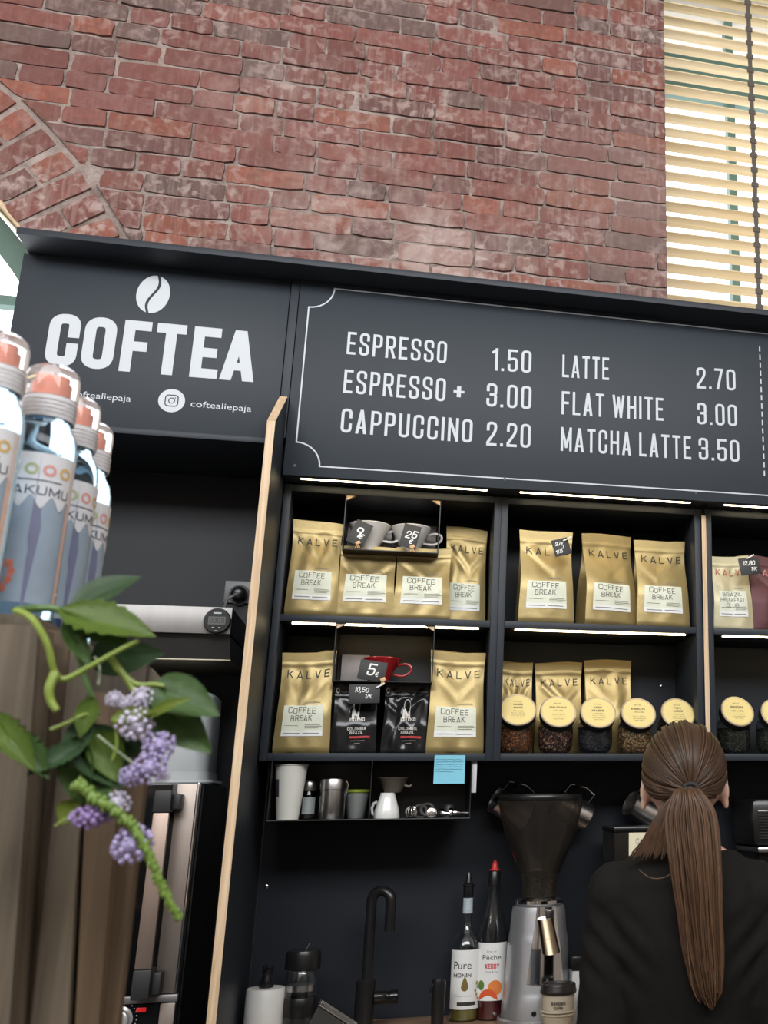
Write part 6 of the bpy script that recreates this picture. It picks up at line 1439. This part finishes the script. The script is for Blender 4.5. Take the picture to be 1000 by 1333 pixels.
# water bottles
BLUE = mat('blue_clear_plastic', (0.45, 0.64, 0.78), 0.04, trans=1.0, var=0.02, ior=1.30)
CLEARCAP = mat('clear_cap_plastic', (0.95, 0.93, 0.92), 0.08, trans=0.9, var=0.02, ior=1.35)
CORAL = mat('coral_plastic', (0.80, 0.24, 0.14), 0.35, var=0.05)
PINKW = mat('pale_cap_base', (0.66, 0.64, 0.65), 0.4, trans=0.3, var=0.04)
LABB = mat('pale_bottle_label', (0.60, 0.60, 0.62), 0.5, var=0.04, nscale=20)
LABG = mat('blue_grey_label', (0.25, 0.31, 0.38), 0.5, var=0.25, nscale=25)
SKY_ = mat('slate_ink', (0.06, 0.07, 0.11), 0.5)
def water_bottle(px, Y, ytop, turn, label):
    q = at(px, ytop, Y); Hh = q.z - SZ - 0.0008; R0 = 0.0365
    t = thing('water_bottle', label, 'bottle', (q.x, Y, SZ + 0.0008), math.radians(turn), 'water bottles on the planter stand')
    s = Hh / 0.31
    pr = [(0.031, 0), (0.0355, 0.004), (R0, 0.010), (R0, 0.190 * s), (0.0362, 0.205 * s), (0.0335, 0.220 * s), (0.0275, 0.231 * s), (0.0258, 0.236 * s), (0.0258, 0.240 * s)]
    MB().lathe(pr, 44, cap0=True, cap1=True).obj('water_body', BLUE, t)
    mb = MB(); mb.lathe([(0.0285, 0.2405 * s), (0.0290, 0.243 * s), (0.0285, 0.266 * s), (0.0270, 0.268 * s)], 40); mb.obj('cap_base', PINKW, t)
    mb = MB()
    for i in range(4): mb.tube([(0.0291 * math.cos(a), 0.0291 * math.sin(a), (0.246 + 0.005 * i) * s) for a in [2 * PI * j / 36 for j in range(36)]], 0.0008, 6, closed=True)
    mb.obj('cap_ridges', CLEARCAP, t)
    MB().lathe([(0.0285, 0.2682 * s), (0.0288, 0.292 * s), (0.0265, 0.303 * s), (0.0200, 0.3085 * s), (0.004, 0.310 * s)] , 40, cap0=True).obj('dome', CLEARCAP, t)
    MB().lathe([(0.0150, 0.2686 * s), (0.0150, 0.288 * s), (0.0125, 0.290 * s), (0.0125, 0.296 * s), (0.002, 0.2975 * s)], 28).obj('drinking_spout', CORAL, t)
    f = cyl_fn(0, 0, 0, R0, 1, R0, 0.0005); f2 = cyl_fn(0, 0, 0, R0, 1, R0, 0.0010); f3 = cyl_fn(0, 0, 0, R0, 1, R0, 0.0014)
    lab = wrap_patch(f, -1.5, 1.5, 0.018, 0.192 * s, 40).obj('label', LABG, t, recalc=False)
    # scalloped pale upper band
    V, Fc = [], []; n = 60
    for i in range(n + 1):
        a = -1.5 + 3.0 * i / n; V += [Vector((a, (0.134 + 0.007 * math.sin(a * 11)) * s)), Vector((a, 0.192 * s))]
    Fc = [(2 * i, 2 * i + 2, 2 * i + 3, 2 * i + 1) for i in range(n)]
    put('pale_band', (V, Fc, 3), lambda x, y: f2(x, y), LABB, lab)
    wrap_text('lettering', strokes('AKUMU', 0.80, 0.13, 0.20, rr=0.25), f3, 0.44, 0.142 * s, 0.0105, 0.058, R0, SKY_, lab)
    put('thin_line', rect2(-0.95, 0.1585 * s, 0.95, 0.1600 * s), lambda x, y: f3(x, y), SKY_, lab)
    for a, m in ((-0.42, SKY_), (0.06, mat('icon_green', (0.38, 0.42, 0.22), 0.5)), (0.54, mat('icon_pink', (0.60, 0.28, 0.25), 0.5)), (1.02, mat('icon_gold', (0.55, 0.36, 0.12), 0.5))):
        put('icon', merge((ring2(0, 0, 0.10, 0.19, 20) if m is not SKY_ else rect2(-0.12, -0.16, 0.14, 0.16), 0, 0, 1, 1)), lambda x, y: f3(a + x, 0.172 * s + y * R0), m, lab)
    cor = [(disc2(-0.20 + 0.16 * math.sin(k * 7.1), (0.034 + 0.009 * (k % 4)) * s, 0.09, 12, 0.0050), 0, 0, 1, 1) for k in range(8)] + [(line2([(-0.5, 0.03 * s), (-0.44, 0.055 * s)], 0.06), 0, 0, 1, 1), (line2([(-0.5, 0.03 * s), (-0.32, 0.05 * s)], 0.06), 0, 0, 1, 1)]
    V, Fc, L_ = merge(*cor)
    put('label_artwork', ([Vector((v.x, v.y)) for v in V], Fc, L_), lambda x, y: f2(max(-1.45, min(1.45, x)), max(0.02, y)), mat('coral_ink', (0.55, 0.16, 0.10), 0.5, var=0.3, nscale=150), lab)
    put('slate_fronds', merge((line2([(0.35, 0.05 * s), (0.42, 0.09 * s), (0.30, 0.125 * s)], 0.10), 0, 0, 1, 1), (line2([(-0.75, 0.05 * s), (-0.80, 0.10 * s), (-0.70, 0.125 * s)], 0.08), 0, 0, 1, 1)), lambda x, y: f2(x, y), mat('frond_ink', (0.14, 0.15, 0.24), 0.5), lab)
    wrap_patch(f2, 1.28, 1.48, 0.018, 0.190 * s, 4).obj('pink_stripe', mat('pink_stripe', (0.60, 0.40, 0.32), 0.5, var=0.2, nscale=200), lab, recalc=False)
water_bottle(3, -1.620, 437, -8, 'clear water bottle nearest the left edge, first of the row')
water_bottle(72, -1.530, 480, 4, 'second clear water bottle in the row, its bold label turned to us')
water_bottle(101, -1.435, 520, 28, 'third clear water bottle in the row, mostly hidden behind the second')
water_bottle(119, -1.350, 552, 38, 'clear water bottle at the far end of the row, by the dark niche')
# flowering garland
LG = [mat('leaf_green_%d' % i, c, 0.42, var=0.25, nscale=60, bump=0.3, bscale=90) for i, c in enumerate(((0.085, 0.16, 0.045), (0.135, 0.215, 0.035), (0.055, 0.11, 0.045), (0.21, 0.28, 0.045), (0.10, 0.19, 0.05)))]
PALE = mat('pale_leaf_edge', (0.35, 0.40, 0.28), 0.5, var=0.1)
GY = -1.775; KS = 1.14
root = at(100, 900, GY)
pl = thing('flower_garland', 'artificial trailing plant with green leaves and small lilac flowers hanging over the planks', 'plant', at(95, 800, GY + 0.06))
def leaf(b, t_, wpx, Y0, Y1, m, heart=0.0, cup=0.25, bend=0.12, face=(0, -1, 0.2), serr=0.0):
    A_, B_ = at(*b, Y0), at(*t_, Y1); L = (B_ - A_).length; W_ = wpx * (D + (Y0 + Y1) / 2) / F
    ax_ = (B_ - A_).normalized(); nn = Vector(face); nn = (nn - ax_ * nn.dot(ax_)).normalized(); sd = ax_.cross(nn)
    def fn(u, v):
        q = 2 * u - 1; pr = math.sin(PI * v ** (0.62 if heart else 0.8)) ** (0.75 if heart else 0.9) * (1 - 0.35 * v * (1 if heart else 0.5))
        w_ = W_ / 2 * pr * (1 + serr * 0.12 * (math.sin(v * 46) if abs(q) > 0.6 else 0)) + 0.0004
        back = -heart * L * 0.16 * abs(q) ** 1.5 * (1 - v) ** 4
        return A_ + ax_ * (L * v + back) + sd * (q * w_) + nn * (bend * L * math.sin(PI * v) - cup * w_ * (1 - q * q) * 1.0 - 0.03 * L * math.exp(-(q / 0.10) ** 2) * (1 - v))
    mb = MB(); mb.grid(fn, 14, 16)
    geo = bmesh.ops.solidify(mb.bm, geom=mb.bm.faces[:], thickness=0.0006)
    return mb.obj('leaf', m, pl, True, angle=60)
def stem(pts, r, m=None, name='stem'):
    P = [at(x, y, Y) for x, y, Y in pts]; n = max(14, len(P) * 6)
    return MB().tube([spl(P, i / n) for i in range(n + 1)], [KS * r * (1 - 0.35 * i / n) for i in range(n + 1)], 8).obj(name, m or LG[3], pl, True)
leaf((90, 796), (184, 751), 54, GY + 0.02, GY + 0.03, LG[2], 0, 0.2, 0.10, (-0.3, -0.8, 0.5))
leaf((76, 792), (203, 829), 56, GY - 0.01, GY - 0.02, LG[1], 0, 0.35, 0.06, (0.2, -0.8, 0.5), 1.0)
leaf((84, 800), (172, 842), 36, GY - 0.004, GY - 0.012, LG[0], 0, 0.35, 0.05, (0.2, -0.8, 0.2), 1.0)
leaf((130, 856), (214, 850), 50, GY + 0.02, GY + 0.03, LG[2], 1, 0.2, 0.04, (0, -0.9, -0.2))
leaf((209, 895), (286, 932), 60, GY, GY - 0.01, LG[0], 1, 0.25, 0.06, (0.2, -0.9, 0.3))
leaf((206, 918), (275, 980), 60, GY + 0.012, GY + 0.006, LG[4], 1, 0.25, 0.06, (0.2, -0.9, -0.1))
leaf((108, 944), (160, 1028), 62, GY, GY - 0.004, LG[2], 0, 0.35, 0.06, (0.3, -0.9, 0.1))
leaf((98, 958), (104, 1052), 44, GY - 0.01, GY, LG[4], 0, 0.5, 0.06, (-0.2, -0.9, 0.1))
leaf((128, 950), (152, 1018), 40, GY - 0.008, GY - 0.006, LG[1], 0, 0.4, 0.04, (0.1, -0.9, 0.1))
leaf((120, 906), (104, 960), 26, GY - 0.012, GY - 0.012, LG[1], 0, 0.4, 0.05, (0, -0.9, 0.1))
leaf((144, 936), (202, 926), 26, GY - 0.014, GY - 0.018, LG[3], 0, 0.5, 0.04, (0, -0.8, 0.6))
leaf((190, 934), (250, 909), 17, GY - 0.018, GY - 0.022, LG[3], 0, 0.6, 0.10, (0, -0.8, 0.6))
leaf((100, 1042), (78, 1074), 30, GY - 0.01, GY - 0.008, LG[3], 0, 0.4, 0.03, (0, -1, 0.1))
leaf((168, 962), (176, 988), 26, GY + 0.006, GY + 0.006, LG[2], 0, 0.3, 0.04)
stem([(20, 795, GY - .02), (42, 806, GY - .03), (62, 840, GY - .03), (70, 872, GY - .025), (84, 884, GY - .02), (120, 866, GY - .02), (160, 844, GY - .02), (180, 834, GY - .02)], 0.0028)
stem([(72, 876, GY - .026), (64, 896, GY - .03), (66, 912, GY - .03), (74, 925, GY - .03)], 0.0038)
stem([(20, 795, GY - .02), (48, 792, GY), (80, 796, GY), (96, 830, GY), (110, 880, GY), (128, 930, GY)], 0.0032, LG[0])
stem([(140, 852, GY), (162, 880, GY), (176, 902, GY), (180, 912, GY)], 0.0028)
stem([(150, 868, GY), (176, 890, GY), (200, 891, GY), (214, 893, GY)], 0.0024)
stem([(66, 950, GY - .012), (90, 940, GY - .012), (112, 930, GY - .01), (128, 938, GY)], 0.0016)
stem([(150, 936, GY - .012), (152, 970, GY - .012), (146, 990, GY - .012)], 0.0014)
stem([(72, 1075, GY - .01), (92, 1062, GY - .01), (110, 1052, GY)], 0.0010)
def fern(pts, r0, r1, m, n=26):
    """fleshy stem set with small overlapping scales"""
    r0, r1 = r0 * KS, r1 * KS; P = [at(x, y, Y) for x, y, Y in pts]; mb = MB(); N_ = 40
    mb.tube([spl(P, i / N_) for i in range(N_ + 1)], [lerp(r0, r1, i / N_) * 0.7 for i in range(N_ + 1)], 8)
    rr_ = random.Random(len(pts) * 7 + n)
    for i in range(n):
        u = (i + 0.5) / n; c = spl(P, u); t_ = (spl(P, u + 0.02) - spl(P, u - 0.02)).normalized(); r = lerp(r0, r1, u)
        for k in range(3):
            a = rr_.uniform(0, 2 * PI); o = t_.orthogonal().normalized(); o = Matrix.Rotation(a, 3, t_) @ o
            mb.ball(c + o * r * 0.62, (r * 0.36, r * 0.36, r * 0.60), seg=8, rings=6)
    return mb.obj('leafy_spray', m, pl, True, angle=60)
fern([(98, 1020, GY - .014), (128, 1042, GY - .02), (160, 1064, GY - .022), (186, 1096, GY - .022), (204, 1140, GY - .02), (220, 1172, GY - .018), (234, 1196, GY - .016)], 0.0056, 0.0034, LG[1], 34)
leaf((-14, 926), (46, 1004), 34, GY - .03, GY - .028, LG[1], 0, 0.4, 0.08, (0.3, -0.9, 0.2), 1.4)
leaf((16, 950), (64, 1014), 32, GY - .022, GY - .02, LG[0], 0, 0.4, 0.08, (0.2, -0.9, 0.3), 1.4)
leaf((112, 968), (34, 1010), 30, GY - .012, GY - .02, LG[2], 0, 0.5, 0.10, (0.0, -0.8, 0.5), 1.0)
leaf((118, 930), (84, 1000), 34, GY - .006, GY - .01, LG[2], 0, 0.4, 0.08, (-0.2, -0.9, 0.1))
leaf((146, 950), (128, 1040), 42, GY - .002, GY - .004, LG[0], 0, 0.4, 0.06, (0.1, -0.9, 0.2))
leaf((112, 1000), (142, 1060), 36, GY - .004, GY - .008, LG[4], 0, 0.4, 0.06, (0.1, -0.9, 0.2))
leaf((84, 806), (118, 868), 24, GY - .006, GY - .012, LG[4], 0, 0.4, 0.06, (0.1, -0.9, 0.2))
LIL = mat('lilac_petals', (0.40, 0.34, 0.56), 0.55, var=0.3, nscale=160); LILP = mat('pale_lilac_petals', (0.56, 0.52, 0.64), 0.55, var=0.25, nscale=160); PUR = mat('violet_petals', (0.32, 0.22, 0.46), 0.6, var=0.25, nscale=160)
def blossom(px, py, rp, Y, m, n=46, sq=1.0):
    c = at(px, py, Y); R = rp * (D + Y) / F; mb = MB(); r = random.Random(int(px * 31 + py)); core = R * 0.55
    mb.ball(c, (core, core, core * sq), seg=12, rings=8)
    for i in range(n):
        z = 1 - 2 * (i + 0.5) / n; a = i * 2.39996; q = math.sqrt(1 - z * z); d = Vector((q * math.cos(a), q * math.sin(a), z)); s = R * r.uniform(0.11, 0.17)
        p_ = c + Vector((d.x, d.y, d.z * sq)) * R * r.uniform(0.78, 0.98); mb.ball(p_, s, seg=7, rings=5)
    return mb.obj('flower_head', m, pl, True, angle=60)
for px, py, rp, dy, m in ((149, 910, 10, 0.0, LILP), (166, 915, 9, -.006, LILP), (184, 909, 14, -.006, LILP), (176, 944, 20, -.012, LILP), (207, 972, 19, -.012, LIL), (196, 1000, 19, -.016, LIL), (170, 1010, 13, -.012, LIL), (212, 1009, 9, -.012, LILP), (172, 1100, 23, -.012, LIL), (152, 1046, 15, -.006, LILP), (139, 1060, 10, -.006, PUR)): blossom(px, py, rp, GY + dy, m)
blossom(115, 1064, 19, GY - 0.012, PUR, 46, 0.65)
# beaded sprigs
mb = MB(); P = [at(x, y, GY - .012) for x, y in ((128, 958), (148, 974), (174, 994))]
for i in range(22): mb.ball(spl(P, i / 21), 0.0011, seg=6, rings=5)
mb.obj('beaded_sprig', PALE, pl, True)
mb = MB(); P = [at(x, y, GY - .010) for x, y in ((124, 856), (130, 870), (128, 890))]
for i in range(14): mb.ball(spl(P, i / 13), 0.0012, seg=6, rings=5)
mb.obj('beaded_sprig', PALE, pl, True)
